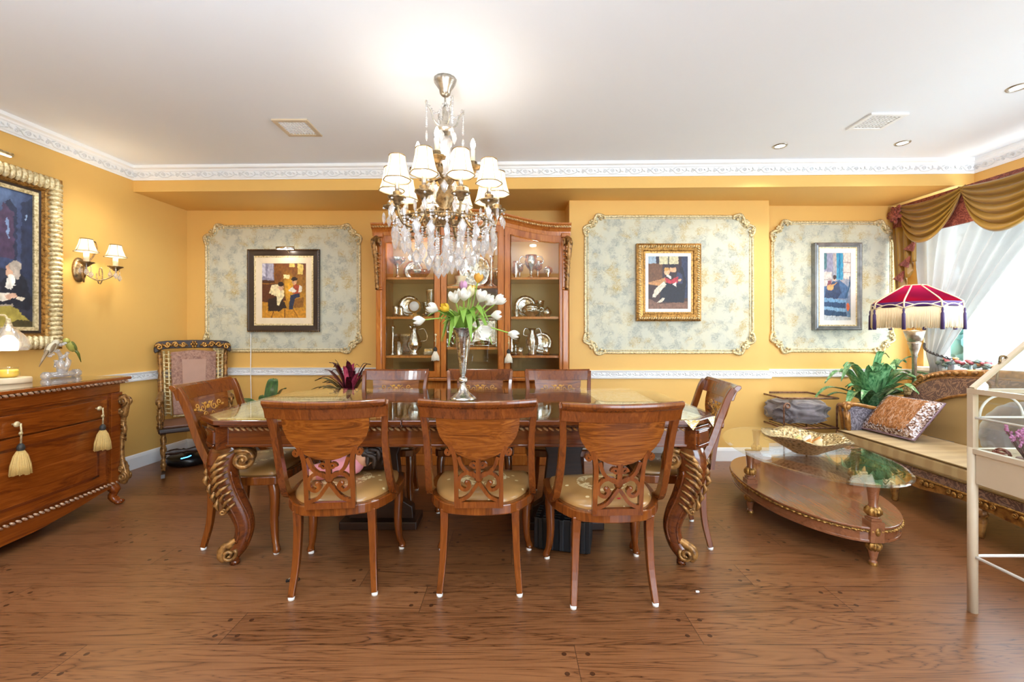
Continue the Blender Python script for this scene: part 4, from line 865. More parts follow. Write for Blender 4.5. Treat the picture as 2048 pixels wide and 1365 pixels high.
m = MB(); m.frame(.42, .30, [(0, .0), (0, .008), (.015, .018), (.035, .012), (.045, .004)]); m.bx(-.17, .17, -.005, 0, -.115, .115); m.v = [(a, b+(c+.15)*.12, c+.15) for a, b, c in m.v]; m.build('tray_plate', M_('silver'), t)
t = sil('teapot', -.17, .15, SHC[0], 'silver teapot at the left of the lower centre shelf', 'teapot'); lath(t, 'teapot_body', [(.035, 0), (.036, .012), (.07, .05), (.072, .09), (.045, .13), (.03, .14), (.012, .155), (.012, .17), (0, .175)]); m = MB(); hloop(m, -.06, .05, .11, -.05); m.tube([(.06, 0, .06), (.09, 0, .09), (.105, 0, .13)], [.014, .01, .007], 7); m.build('handle_spout', M_('silver'), t)
t = sil('serving_platter', .09, .10, SHC[0], 'oval silver covered platter on the lower centre shelf', 'platter'); lath(t, 'platter_dish', [(.08, 0), (.12, .012), (.125, .018), (.09, .02), (.08, .045), (.04, .06), (.01, .065), (0, .08)], sx=1.0, sy=.6)
t = sil('candlestick', .22, .13, SHC[0], 'silver candlestick at the right end of the lower centre shelf', 'candlestick'); lath(t, 'candlestick_body', [(.04, 0), (.04, .01), (.014, .03), (.02, .08), (.01, .12), (.016, .2), (.012, .26), (.024, .28), (.02, .3), (0, .3)])
t = sil('silver_cup', -.06, .09, SHC[0], 'small silver cup behind the vase on the lower centre shelf', 'cup'); lath(t, 'cup_body', [(.025, 0), (.02, .012), (.035, .09), (.032, .09), (0, .02)])
# right
t = sil('trophy_urn', .55, .15, SH[2], 'two-handled silver urn on the top right cabinet shelf', 'urn'); lath(t, 'urn_body', [(.045, 0), (.045, .01), (.014, .03), (.02, .08), (.05, .12), (.066, .17), (.05, .2), (.058, .225), (.05, .225), (0, .14)]); m = MB(); hloop(m, .06, .14, .215, .05); hloop(m, -.06, .14, .215, -.05); m.build('urn_handle', M_('silver'), t)
t = sil('sugar_bowl', .71, .14, SH[2], 'small silver lidded bowl right of the top shelf urn', 'bowl'); lath(t, 'bowl_body', [(.03, 0), (.014, .03), (.045, .07), (.04, .1), (.014, .115), (0, .13)])
t = sil('silver_jug', .40, .17, SH[2], 'slim silver jug left of the top shelf urn', 'jug'); lath(t, 'jug_body', [(.03, 0), (.016, .02), (.04, .07), (.02, .14), (.026, .17), (0, .17)])
t = sil('soup_tureen', .55, .15, SH[1], 'lidded silver tureen on the middle right cabinet shelf', 'tureen'); lath(t, 'tureen_body', [(.05, 0), (.045, .012), (.085, .04), (.092, .075), (.09, .085), (0, .085)], amp=.03, lobes=12, seg=36); lath(t, 'lid', [(.09, .086), (.06, .115), (.02, .128), (.008, .135), (.014, .145), (0, .152)]); m = MB(); hloop(m, .085, .05, .09, .03, .005); hloop(m, -.085, .05, .09, -.03, .005); m.build('tureen_handle', M_('silver'), t)
t = sil('sugar_pot', .70, .12, SH[1], 'small silver pot right of the tureen', 'pot'); lath(t, 'pot_body', [(.025, 0), (.045, .04), (.03, .07), (.012, .09), (0, .1)])
t = sil('blue_silver_cup', .405, .12, SH[1], 'small silver cup left of the tureen', 'cup'); lath(t, 'cup_body', [(.03, 0), (.022, .01), (.04, .07), (.036, .07), (0, .02)])
t = sil('two_handled_vase', .56, .15, SH[0], 'tall two-handled silver vase on the bottom right cabinet shelf', 'vase'); lath(t, 'vase_body', [(.04, 0), (.042, .01), (.036, .03), (.062, .1), (.058, .16), (.026, .22), (.036, .255), (.032, .255), (0, .1)], amp=.03, lobes=10, seg=40); m = MB(); hloop(m, .045, .18, .255, .035); hloop(m, -.045, .18, .255, -.035); m.build('vase_handle', M_('silver'), t)
t = sil('beaker', .44, .10, SH[0], 'small silver beaker left of the two-handled vase', 'beaker'); lath(t, 'beaker_body', [(.03, 0), (.034, .075), (.031, .075), (0, .01)])
t = sil('beaker', .69, .10, SH[0], 'small silver beaker right of the two-handled vase', 'beaker'); lath(t, 'beaker_body', [(.03, 0), (.034, .075), (.031, .075), (0, .01)])
t = sil('cruet', .36, .16, SH[0], 'silver cruet at the left end of the bottom right shelf', 'cruet'); lath(t, 'cruet_body', [(.03, 0), (.036, .04), (.014, .12), (.02, .18), (0, .2)])

# more pieces standing along the backs of the shelves
for x, y, z, lab, r in ((-.62, .33, SH[2], 'round silver plate propped behind the top left shelf basket', .10), (-.66, .33, SH[1], 'round silver plate propped behind the round clock', .11), (-.14, .34, SHC[0], 'round silver plate propped behind the teapot', .13), (.50, .33, SH[1], 'round silver plate propped behind the tureen', .11), (.66, .33, SH[0], 'round silver plate propped behind the two-handled vase', .11)):
    t = sil('display_plate', x, y, z, lab, 'plate'); m = MB(); m.lathe([(0, 0), (r*.6, .003), (r*.7, .012), (r, .018), (r*1.01, .014), (r*.7, .006), (0, -.004)], (0, 0, r*1.02), 32, fn=lambda a, b, c, r=r: (a, -c+.12*b, b), amp=.015, lobes=16); m.build('plate_disc', M_('silver'), t)
for x, y, z, lab, k in ((.44, .25, SH[2], 'silver kiddush-style goblet left at the back of the top right shelf', 1.0), (.62, .27, SH[2], 'tall silver goblet behind the top right urn', 1.25), (.64, .26, SH[1], 'silver goblet between the tureen and the small pot', 1.1), (-.48, .26, SH[1], 'silver goblet behind the round clock', 1.0), (-.05, .30, SHC[1], 'silver goblet behind the white cake stand', 1.2), (.24, .27, SHC[1], 'silver goblet at the right end of the upper centre shelf', 1.1), (-.25, .1, SHC[0], 'silver goblet at the left end of the lower centre shelf', 1.0), (.40, .28, SH[0], 'silver goblet at the back left of the bottom right shelf', 1.2)):
    t = sil('goblet', x, y, z, lab.replace('kiddush-style ', 'stemmed '), 'goblet'); lath(t, 'cup', [(q*k, w*k) for q, w in ((.012, .075), (.034, .09), (.04, .14), (.043, .15), (.037, .15), (0, .09))]); lath(t, 'stem', [(q*k, w*k) for q, w in ((.036, 0), (.036, .006), (.01, .02), (.014, .045), (.009, .065), (.014, .077))])

# ================================================================== silver vase with tulips
VX, VY, VZ = -.315, 2.80, .794
vs_ = thing('trumpet_vase', 'tall chased silver trumpet vase standing on the dining table', 'vase', (VX, VY, VZ))
MB().lathe([(.085, 0), (.086, .008), (.07, .02), (.035, .05), (.018, .09), (.016, .10)], seg=32).build('foot', M_('silver'), vs_)
MB().lathe([(.012, .098), (.026, .108), (.03, .122), (.026, .136), (.014, .146)], seg=20).build('knop', M_('silver'), vs_)
MB().lathe([(.014, .144), (.022, .18), (.034, .28), (.046, .36), (.056, .42), (.078, .455), (.08, .458), (.074, .456), (.052, .42), (.04, .34), (.02, .2)], seg=32, amp=.02, lobes=16, cap=False).build('trumpet', M_('silver'), vs_)
MAT['stem'] = plain('tulip_green', '#9cbf4e', .45); MAT['tleaf'] = plain('tulip_leaf', '#86b045', .4, var=.12, sc_=20)
petal = {k: plain('tulip_petal_'+k, c, .45, var=.05) for k, c in (('white', '#f3f0e6'), ('yellow', '#eec740'), ('pink', '#d9a6d0'), ('orange', '#eeb047'), ('cream', '#efe7b0'))}
def tulip(u, v, Y, kind, label, openf=.5, size=.028, down=False):
    H = at(u, v, Y)-Vector((VX, VY, VZ)); base = Vector((random.uniform(-.03, .03), random.uniform(-.02, .02), .36)); mid = Vector((H.x*.45, H.y*.45, max(.47, min(H.z, .5)+.02)))
    t = thing('tulip', label, 'tulip', (VX, VY, VZ), 0, 'tulips in the silver vase'); P = cr([base, base.lerp(mid, .6)+Vector((0, 0, .02)), mid, H], 5)
    MB().tube(P, .0042, 6).build('stem', M_('stem'), t); d = (P[-1]-P[-3]).normalized(); q = d.to_track_quat('Z', 'X').to_matrix(); m = MB(); size *= 1.22; L = size*2.2
    for k in range(6):
        a = TAU*k/6; r0 = size*(1 if k % 2 else .86)
        def f(s, tt, a=a, r0=r0):
            w = .62*math.sin(PI*min(1, tt*.86+.10))**.7; rr = r0*(math.sin(PI*min(.62, tt*.62+.02))*(1-openf*.0))*(1-(.45-openf*.6)*max(0, tt-.5)*1.6)
            aa = a+(s-.5)*2*w; return q @ Vector((rr*math.cos(aa), rr*math.sin(aa), L*tt*(1-.25*openf)))+P[-1]-d*.004
        m.grid(f, 6, 8)
    m.build('blossom', petal[kind], t); return t
for a in ((850, 640, 2.72, 'white', 'white tulip drooping furthest to the left, beside the cabinet', .2, .03), (876, 622, 2.74, 'white', 'white tulip left of the yellow one, low in the bunch', .4, .032), (897, 622, 2.72, 'yellow', 'yellow tulip on the left side of the bunch', .5, .026),
          (912, 606, 2.70, 'white', 'open white tulip at the left of the centre', .8, .034), (928, 602, 2.68, 'white', 'open white tulip at the middle front of the bunch', .8, .036), (927, 582, 2.80, 'pink', 'single pink tulip near the top of the bunch', .1, .026),
          (938, 596, 2.82, 'cream', 'tall cream-yellow tulip in the centre', .2, .032), (943, 590, 2.86, 'yellow', 'yellow tulip behind the cream one', .2, .026), (955, 566, 2.84, 'orange', 'orange-yellow tulip standing highest of all', .6, .028),
          (958, 604, 2.72, 'white', 'open white tulip right of the centre', .8, .036), (972, 610, 2.74, 'white', 'white tulip second from the right of the upper row', .5, .032), (990, 608, 2.76, 'white', 'white tulip at the right end of the upper row', .4, .032),
          (982, 632, 2.80, 'white', 'white tulip on the right just above the rim', .4, .03), (958, 660, 2.66, 'white', 'full white tulip hanging over the right of the vase rim', .9, .038), (1017, 666, 2.74, 'white', 'white tulip drooping furthest to the right', .2, .028)):
    tulip(*a)
lf = thing('tulip_leaves', 'green tulip leaves arching out over the silver vase rim', 'leaves', (VX, VY, VZ)); m = MB()
for i in range(26):
    a = TAU*i/26+random.uniform(-.1, .1); L = random.uniform(.12, .23); up_ = random.uniform(.02, .11); dr = random.uniform(.0, .12) if i % 3 else .17
    c = [Vector((.02*math.cos(a), .02*math.sin(a), .40)), Vector((.05*math.cos(a), .05*math.sin(a), .47+up_*.4)), Vector((L*.65*math.cos(a), L*.65*math.sin(a), .49+up_)), Vector((L*math.cos(a), L*math.sin(a), .49+up_-dr))]; P = cr(c, 5); n = len(P); sd = Vector((-math.sin(a), math.cos(a), .25))
    def f(s, t, P=P, n=n, sd=sd): p = P[min(n-1, int(t*(n-1)+.5))]; return p+sd*((s-.5)*.055*math.sin(PI*min(.98, .12+t*.88))**.8)+Vector((0, 0, .006*abs(s-.5)*2))
    m.grid(f, 4, n-1)
m.build('leaf_blades', M_('tleaf'), lf)

# ================================================================== chandelier
HX, HY = -.39, 2.54
ch = thing('chandelier', 'crystal and bronze chandelier with ivory shades hanging over the dining table', 'chandelier', (HX, HY, CEIL))
Z = lambda z: z-CEIL
MB().lathe([(.02, Z(2.605)), (.03, Z(2.615)), (.035, Z(2.64)), (.062, Z(2.68)), (.066, Z(2.699))], seg=32, amp=.02, lobes=12).build('canopy', M_('pewter'), ch)
MB().tube([(0, 0, Z(2.61)), (0, 0, Z(2.54))], .006, 8).build('rod', M_('pewter'), ch)
MB().lathe([(.008, Z(2.55)), (.018, Z(2.53)), (.016, Z(2.47)), (.024, Z(2.44)), (.05, Z(2.41)), (.055, Z(2.40)), (.03, Z(2.385)), (.016, Z(2.37))], seg=20).build('crown', M_('pewter'), ch)
MB().lathe([(.018, Z(2.37)), (.026, Z(2.34)), (.03, Z(2.20)), (.022, Z(2.17)), (.034, Z(2.15)), (.02, Z(2.13))], seg=30, amp=.08, lobes=15).build('glass_column', M_('crystal'), ch)
MB().lathe([(.02, Z(2.135)), (.045, Z(2.11)), (.03, Z(2.08)), (.05, Z(2.03)), (.055, Z(1.99)), (.03, Z(1.95)), (.04, Z(1.92)), (.058, Z(1.895)), (.04, Z(1.87)), (.016, Z(1.855)), (.02, Z(1.84)), (0, Z(1.825))], seg=28, amp=.03, lobes=14).build('bronze_urn', M_('bronze'), ch)
def kite(m, c, w, h, a=0):     # a flat faceted pendant seen from the side
    ca, sa = math.cos(a), math.sin(a); q = []
    for ring, (k, d) in enumerate(((1, .0), (.55, .32))): 
        for px_, pz in ((0, .42), (.5, .02), (.3, -.35), (0, -.58), (-.3, -.35), (-.5, .02)):
            for s in ((1,) if ring == 0 else (1, -1)): x = px_*w*k; y = s*d*w*.75; q.append((c[0]+x*ca-y*sa, c[1]+x*sa+y*ca, c[2]+pz*h*k))
    fs = []
    for i in range(6):
        j = (i+1) % 6; fs += [(i, j, 6+2*j, 6+2*i), (j, i, 6+2*i+1, 6+2*j+1)]
    fs += [tuple(6+2*i for i in range(6)), tuple(6+2*i+1 for i in range(6))[::-1]]; m.add(q, fs)
def bead(m, c, r): m.lathe([(0, -r), (r, -r*.35), (r, r*.35), (0, r)], c, 6, smooth=False)
for i in range(4):              # crown hooks with bead strings
    a = TAU*i/4+.5; d = Vector((math.cos(a), math.sin(a), 0)); f = lambda r, z: d*r+Vector((0, 0, Z(z)))
    MB().tube([f(*p) for p in cr([(.03, 2.42), (.07, 2.45), (.085, 2.50), (.115, 2.535), (.112, 2.55)], 4)], .005, 6).build('crown_hook', M_('pewter'), ch)
    m = MB()
    for k in range(12): bead(m, f(.112, 2.535-.012*k), .0065)
    kite(m, f(.112, 2.355), .024, .07, a+PI/2); m.build('crystal_strand', M_('crystal'), ch)
    m = MB()
    for k in range(10): s = k/9; bead(m, f(lerp(.105, .012, s), 2.545-.06*math.sin(PI*s)+.01*s), .0065)
    m.build('crystal_strand', M_('crystal'), ch); m = MB(); a2 = a+PI/4; kite(m, (.058*math.cos(a2), .058*math.sin(a2), Z(2.355)), .045, .075, a2+PI/2); m.build('crystal_drop', M_('crystal'), ch)
def light_arm(a, r, zc, zb, sag, shade, pw):
    d = Vector((math.cos(a), math.sin(a), 0)); f = lambda q, z: d*q+Vector((0, 0, Z(z)))
    A = MB().tube([f(*p) for p in cr([(.03, zc), (r*.4, zc-.02), (r*.6, zb-sag), (r*.88, zb-sag), (r, zb-.03), (r, zb)], 5)], .0075, 7).build('arm', M_('bronze'), ch)
    m = MB(); m.tube([f(r*.5+p[0], zb-sag*.4+p[1]) for p in spiral(0, 0, .045, .01, -PI/2, 1.4, 16)], .006, 6); m.build('scroll', M_('bronze'), A)
    o_ = f(r, zb); MB().lathe([(.010, -.03), (.018, -.02), (.02, -.005), (.045, .006), (.05, .014), (.03, .012), (.022, .018), (.024, .04), (.012, .045)], o_, 20, amp=.04, lobes=10).build('bobeche', M_('bronze'), A)
    MB().lathe([(.012, .04), (.012, .105 if shade else .11), (0, .105 if shade else .11)], o_, 12).build('candle_sleeve', M_('pewter') if shade else M_('ivory'), A)
    m = MB(); zt = .145 if shade else .145; m.ball(o_+Vector((0, 0, zt)), (.015, .015, .034), 10, 8, fn=lambda p: Vector((p.x*(1-.5*max(0, p.z/.034)), p.y*(1-.5*max(0, p.z/.034)), p.z))); m.build('bulb', M_('bulb'), A)
    lamp('bulb_light', 'POINT', o_+Vector((0, 0, zt)), pw, (1, .93, .82), parent=ch, shadow_soft_size=.03)
    if shade:
        m = MB(); pr = [(.042, .235), (.046, .20), (.056, .15), (.066, .118), (.070, .105)]
        m.lathe(pr+[(r_-.0012, z_) for r_, z_ in pr[::-1]], o_, 36, amp=.035, lobes=6, cap=False); m.build('lamp_shade', M_('shade'), A)
        m = MB(); m.tube([o_+Vector((.0425*math.cos(TAU*k/24), .0425*math.sin(TAU*k/24), .235)) for k in range(24)], .0028, 5, True)
        m.tube([o_+Vector(((.0705+.0025*math.cos(6*b))*math.cos(b), (.0705+.0025*math.cos(6*b))*math.sin(b), .105)) for b in [TAU*k/36 for k in range(36)]], .0028, 5, True)
        for k in range(6): b = TAU*k/6; m.tube([o_+Vector((q*1.036*math.cos(b), q*1.036*math.sin(b), z)) for q, z in pr], .0013, 4)
        m.build('shade_trim', M_('bronze'), A)
    return o_
NA = 10
for i in range(NA):
    a = R(-102)+TAU*i/NA; o_ = light_arm(a, .305, 1.93, 1.935, .12, True, 1.05)
    for k in range(4):
        b = a+TAU*k/4+.5; c = o_+Vector((.046*math.cos(b), .046*math.sin(b), -.055)); m = MB(); bead(m, c+Vector((0, 0, .052)), .007); kite(m, c, .032, .072, b+PI/2); m.build('crystal_drop', M_('crystal'), ch)
for i in range(4): light_arm(R(-97)+TAU*i/4, .165, 2.13, 2.17, .05, False, .5)
for i in range(10):             # upper bead garlands and mid pendants
    a = R(-84)+TAU*i/10; m = MB(); kite(m, (.10*math.cos(a), .10*math.sin(a), Z(2.05)), .045, .08, a+PI/2); bead(m, (.10*math.cos(a), .10*math.sin(a), Z(2.10)), .008); m.build('crystal_drop', M_('crystal'), ch)
for r, n, z0, nb, w in ((.29, 22, 1.85, 3, .048), (.235, 18, 1.83, 5, .05), (.17, 15, 1.805, 7, .054), (.10, 9, 1.785, 8, .054), (.04, 4, 1.77, 9, .05)):
    for i in range(n):
        a = TAU*i/n+r*9; c = Vector((r*math.cos(a), r*math.sin(a), 0)); nbb = nb+(i % 3)-1; m = MB()
        for k in range(nbb): bead(m, c+Vector((0, 0, Z(z0-.0145*k))), .0075)
        kite(m, c+Vector((0, 0, Z(z0-.0145*nbb-.036))), w, .098, random.uniform(0, PI)); m.build('crystal_strand', M_('crystal'), ch)
for i in range(NA):             # swags of beads between the arms
    a = R(-102)+TAU*i/NA; b = a+TAU/NA; m = MB(); A, B = (Vector((.27*math.cos(q), .27*math.sin(q), Z(1.88))) for q in (a, b))
    for k in range(11): s = k/10; bead(m, A.lerp(B, s)+Vector((0, 0, -.06*math.sin(PI*s))), .0075)
    m.build('bead_swag', M_('crystal'), ch)
m = MB(); m.tube([(.285*math.cos(TAU*k/40), .285*math.sin(TAU*k/40), Z(1.85)) for k in range(40)], .004, 5, True); m.tube([(.16*math.cos(TAU*k/30), .16*math.sin(TAU*k/30), Z(1.805)) for k in range(30)], .004, 5, True); 
for k in range(5): a = TAU*k/5; m.tube([(.02*math.cos(a), .02*math.sin(a), Z(1.86)), (.16*math.cos(a), .16*math.sin(a), Z(1.805)), (.285*math.cos(a), .285*math.sin(a), Z(1.85))], .003, 5)
m.build('crystal_frame', M_('bronze'), ch)
# ================================================================== framed paintings
def inpoly(x, y, P):
    c = False; n = len(P)
    for i in range(n):
        a, b = P[i], P[i-1]
        if (a[1] > y) != (b[1] > y) and x < (b[0]-a[0])*(y-a[1])/(b[1]-a[1])+a[0]: c = not c
    return c
def canvas(w, h, bg, shapes, parent, depth, seed=0):
    nx = min(220, int(w/.0032)); ny = min(260, int(h/.0032)); m = MB(); m.col = []
    for j in range(ny+1):
        for i in range(nx+1):
            u, v = i/nx, j/ny; m.v.append((w*(u-.5), -depth, h*(v-.5)))
            d = noise.noise_vector(Vector((u*9, v*9*h/w, seed)))*.010+noise.noise_vector(Vector((u*34, v*34, seed+5)))*.010+noise.noise_vector(Vector((u*90, v*90, seed+6)))*.006
            x, y = u+d.x, v+d.y; c = Vector(lin(bg[0])).lerp(Vector(lin(bg[1])), min(1, max(0, y+.3*noise.noise(Vector((u*4, v*4, seed+2))))))
            for s in shapes:
                if s[0] == 'e': 
                    q = ((x-s[2])/s[4])**2+((y-s[3])/s[5])**2
                    if q < 1: c = Vector(lin(s[1])).lerp(c, q**.8 if len(s) > 6 else 0)
                elif inpoly(x, y, s[1]): c = Vector(lin(s[0]))
            k = 1+.38*noise.noise(Vector((u*22, v*22, seed+9)))+.2*noise.noise(Vector((u*60, v*30, seed+3))); m.col.append((c.x*k, c.y*k, c.z*k, 1))
    W = nx+1; m.f = [(j*W+i, j*W+i+1, (j+1)*W+i+1, (j+1)*W+i) for j in range(ny) for i in range(nx)]; m.s = [True]*len(m.f)
    return m.build('canvas', M_('canvas'), parent)
def picture(name, x, Y, z, w, h, label, prof, fmat, liner, bg, shapes, seed, orn=None, rz=0):
    t = thing(name, label, 'painting', (x, Y, z), rz); a = prof[-1][0]; Fm = MB().frame(w, h, prof).build('frame', fmat, t)
    k = a
    for i, (wd, mt, dp) in enumerate(liner):
        MB().frame(w-2*k, h-2*k, [(0, .001), (0, dp), (wd, dp-.003), (wd, .001)]).build(('liner', 'mat_board', 'fillet')[i], mt, t); k += wd
    canvas(w-2*k+.004, h-2*k+.004, bg, shapes, t, .008, seed)
    MB().bx(-w/2+.02, w/2-.02, -.004, -.0005, -h/2+.02, h/2-.02).build('backing', M_('dark'), t)
    if orn:                      # carved beads or leaves along the frame
        r, inset, step, dp, tl = orn; m = MB()
        for sx, sz, L, hor in ((0, -1, w, 1), (0, 1, w, 1), (-1, 0, h, 0), (1, 0, h, 0)):
            n = int((L-2*inset)/step)
            for i in range(n+1):
                q = -L/2+inset+(L-2*inset)*i/n; c = (q, -dp, sz*(h/2-inset)) if hor else (sx*(w/2-inset), -dp, q)
                m.ball(c, (r*.45 if hor else r, r*.6, r if hor else r*.45), 7, 5, Matrix.Rotation(tl*(1 if i % 2 else 1), 3, 'Y'))
        m.build('carving', M_('gold') if fmat is not M_('gold') else M_('goldlt'), Fm)
    return t
def pic_px(u0, u1, v0, v1, Y): p0, p1 = at(u0, v1, Y), at(u1, v0, Y); return (p0.x+p1.x)/2, (p0.z+p1.z)/2, p1.x-p0.x, p1.z-p0.z
cream = plain('cream_mat', '#ead8b8', .7); whitemat = plain('white_mat', '#e9e7e2', .7); darkfr = plain('ebony_frame', '#3a2c24', .3); steel = gilt('silver_grey_frame', '#777b7e', '#9a9ea1', .35, .7, 12, .05)
x, z, w, h = pic_px(498, 641, 500, 664, YL)
picture('framed_painting', x, YL-.004, z, w, h, 'dark-framed painting of two seated figures, left of the display cabinet', [(0, 0), (0, .03), (.012, .035), (.02, .028), (.06, .022), (.065, .014)], darkfr, [(.018, M_('goldlt'), .018), (.06, cream, .014)], ('#c99027', '#6a3414'), [
    ('#5a2c12', [(0, .30), (.3, .28), (.55, .32), (.5, .62), (0, .62)]), ('e', '#e9a92c', .62, .55, .16, .28, 1), ('#8d879a', [(0, .66), (.27, .66), (.27, 1), (0, 1)]), ('#c9c3cf', [(0, .75), (.08, .76), (.08, 1), (0, 1)]), ('#a7a2b2', [(.12, .74), (.25, .70), (.25, 1), (.14, 1)]), ('#4a2712', [(0, .64), (.29, .64), (.29, .68), (0, .70)]),
    ('#d8b860', [(.62, .93), (.74, .93), (.74, 1), (.62, 1)]), ('#d8b860', [(.8, .80), (.92, .80), (.93, .98), (.8, 1)]), ('#f4e2a0', [(.49, .72), (.62, .72), (.62, .79), (.49, .79)]), ('#c98a28', [(0, 0), (1, 0), (1, .17), (0, .14)]), ('#7c4a14', [(.2, 0), (.22, 0), (.3, .16), (.28, .16)]), ('#7c4a14', [(.5, 0), (.52, 0), (.52, .16), (.5, .16)]), ('#7c4a14', [(.8, 0), (.82, 0), (.72, .16), (.7, .16)]),
    ('#2a1a16', [(.14, .13), (.40, .12), (.5, .2), (.46, .38), (.34, .40), (.14, .34)]), ('#e9d7a6', [(.16, .45), (.22, .60), (.36, .61), (.5, .5), (.5, .40), (.42, .30), (.38, .22), (.34, .24), (.33, .40)]), ('e', '#d6a883', .43, .56, .055, .06), ('e', '#2b1a12', .42, .62, .065, .04), ('#2a1a16', [(.46, .18), (.56, .18), (.5, .3), (.46, .3)]),
    ('#8a5a20', [(.72, .18), (.94, .2), (.94, .38), (.72, .34)]), ('#25304a', [(.6, .16), (.7, .16), (.74, .36), (.86, .38), (.84, .46), (.64, .42)]), ('#a9472c', [(.68, .44), (.86, .45), (.86, .60), (.72, .62)]), ('#eadfc8', [(.82, .47), (.9, .48), (.9, .58), (.84, .6)]), ('#eadfc8', [(.6, .50), (.72, .46), (.78, .50), (.68, .57)]), ('e', '#d9a679', .73, .66, .055, .055), ('e', '#2b1a12', .73, .71, .07, .035)], 1, (.008, .006, .018, .03, 0))
x, z, w, h = pic_px(1271, 1399, 489, 643, YP)
picture('framed_painting', x, YP-.004, z, w, h, 'gilt-framed painting of two boys reading a red book in a chair', [(0, 0), (0, .035), (.02, .045), (.05, .035), (.065, .03), (.072, .018)], M_('gold'), [(.016, M_('gold'), .02), (.03, whitemat, .015)], ('#4a2f26', '#2e2430'), [
    ('#6f4a30', [(0, .5), (.36, .5), (.36, .86), (0, .86)]), ('#c9c09a', [(.28, .85), (.76, .85), (.76, 1), (.28, 1)]), ('#57534a', [(.5, .85), (.53, .85), (.53, 1), (.5, 1)]), ('#9db0c0', [(0, .86), (.2, .86), (.2, 1), (0, 1)]), ('#2c3450', [(.84, .2), (1, .2), (1, 1), (.84, 1)]), ('#7d5a48', [(0, 0), (1, 0), (1, .14), (.3, .1), (0, .2)]),
    ('#1b1c2a', [(.28, .14), (.9, .12), (.96, .52), (.86, .8), (.8, .82), (.8, .56), (.34, .5)]), ('#c08a58', [(.0, .5), (.3, .56), (.42, .6), (.5, .52), (.3, .44), (0, .47)]), ('#b8a48a', [(.18, .38), (.3, .46), (.42, .54), (.44, .42), (.3, .34)]), ('#ddd0bc', [(.1, .22), (.18, .22), (.46, .46), (.4, .52), (.16, .36)]), ('#ddd0bc', [(.22, .12), (.34, .13), (.42, .2), (.36, .22)]), ('#3a3f5c', [(.68, .5), (.88, .48), (.86, .66), (.74, .7)]),
    ('#b33240', [(.42, .60), (.58, .55), (.76, .62), (.74, .5), (.56, .47), (.46, .5)]), ('#efe6d8', [(.45, .62), (.58, .57), (.58, .61), (.48, .66)]), ('e', '#e3ae86', .48, .70, .075, .06), ('e', '#cf9a52', .47, .755, .075, .03), ('e', '#dca67e', .63, .755, .085, .065), ('e', '#1e1c26', .62, .82, .09, .035), ('e', '#e9b48c', .8, .55, .04, .025), ('#e9e0d0', [(.62, .46), (.72, .42), (.7, .52)])], 2, (.014, .028, .022, .042, R(25)))
x, z, w, h = pic_px(1622, 1715, 488, 661, YR)
picture('framed_painting', x, YR-.03, z, w, h, 'tall narrow painting of a guitar player on steps by a blue door', [(0, -.025), (0, .03), (.01, .036), (.02, .028), (.03, .032), (.042, .02)], steel, [(.012, M_('goldlt'), .018), (.045, whitemat, .016)], ('#5d7fa2', '#b9a69a'), [
    ('#8d8aa0', [(0, .7), (.35, .72), (.35, 1), (0, 1)]), ('#4a6f76', [(0, .75), (.12, .75), (.12, 1), (0, 1)]), ('#3c8fae', [(.48, .6), (.72, .6), (.72, 1), (.48, 1)]), ('#1f6f98', [(.56, .62), (.62, .62), (.62, 1), (.56, 1)]), ('#d6c9bd', [(.74, .62), (1, .6), (1, 1), (.74, 1)]), ('#a08c86', [(.74, .7), (1, .7), (1, .715), (.74, .715)]), ('#a08c86', [(.74, .85), (1, .85), (1, .865), (.74, .865)]), ('#c9bdb4', [(0, .5), (.3, .5), (.3, .72), (0, .72)]), ('#8e827e', [(0, .6), (.3, .6), (.3, .61), (0, .61)]),
    ('#3f5f86', [(0, .34), (.9, .32), (.9, .5), (.6, .6), (0, .5)]), ('#6f9cc0', [(0, .28), (.82, .26), (.82, .3), (0, .34)]), ('#2f4a6c', [(0, .2), (.82, .18), (.82, .26), (0, .28)]), ('#7fa6c6', [(.02, .16), (.84, .12), (.84, .17), (.02, .21)]), ('#35506e', [(.02, .08), (.84, .05), (.84, .12), (.02, .16)]), ('#b9c0c4', [(0, 0), (1, 0), (1, .05), (0, .08)]), ('#25506e', [(.8, .3), (.98, .5), (.98, .66), (.94, .64), (.94, .52), (.8, .36)]),
    ('#2b3d5e', [(.04, .34), (.5, .32), (.66, .4), (.56, .56), (.36, .58), (.1, .46)]), ('#7a3f4c', [(.12, .5), (.3, .54), (.3, .6), (.16, .58)]), ('e', '#d39a5c', .25, .49, .13, .045), ('#c98f50', [(.3, .49), (.5, .55), (.5, .565), (.28, .52)]), ('e', '#e0b394', .4, .61, .05, .03), ('e', '#3a2a2a', .41, .64, .07, .03), ('e', '#d3683e', .9, .2, .06, .06)], 3)
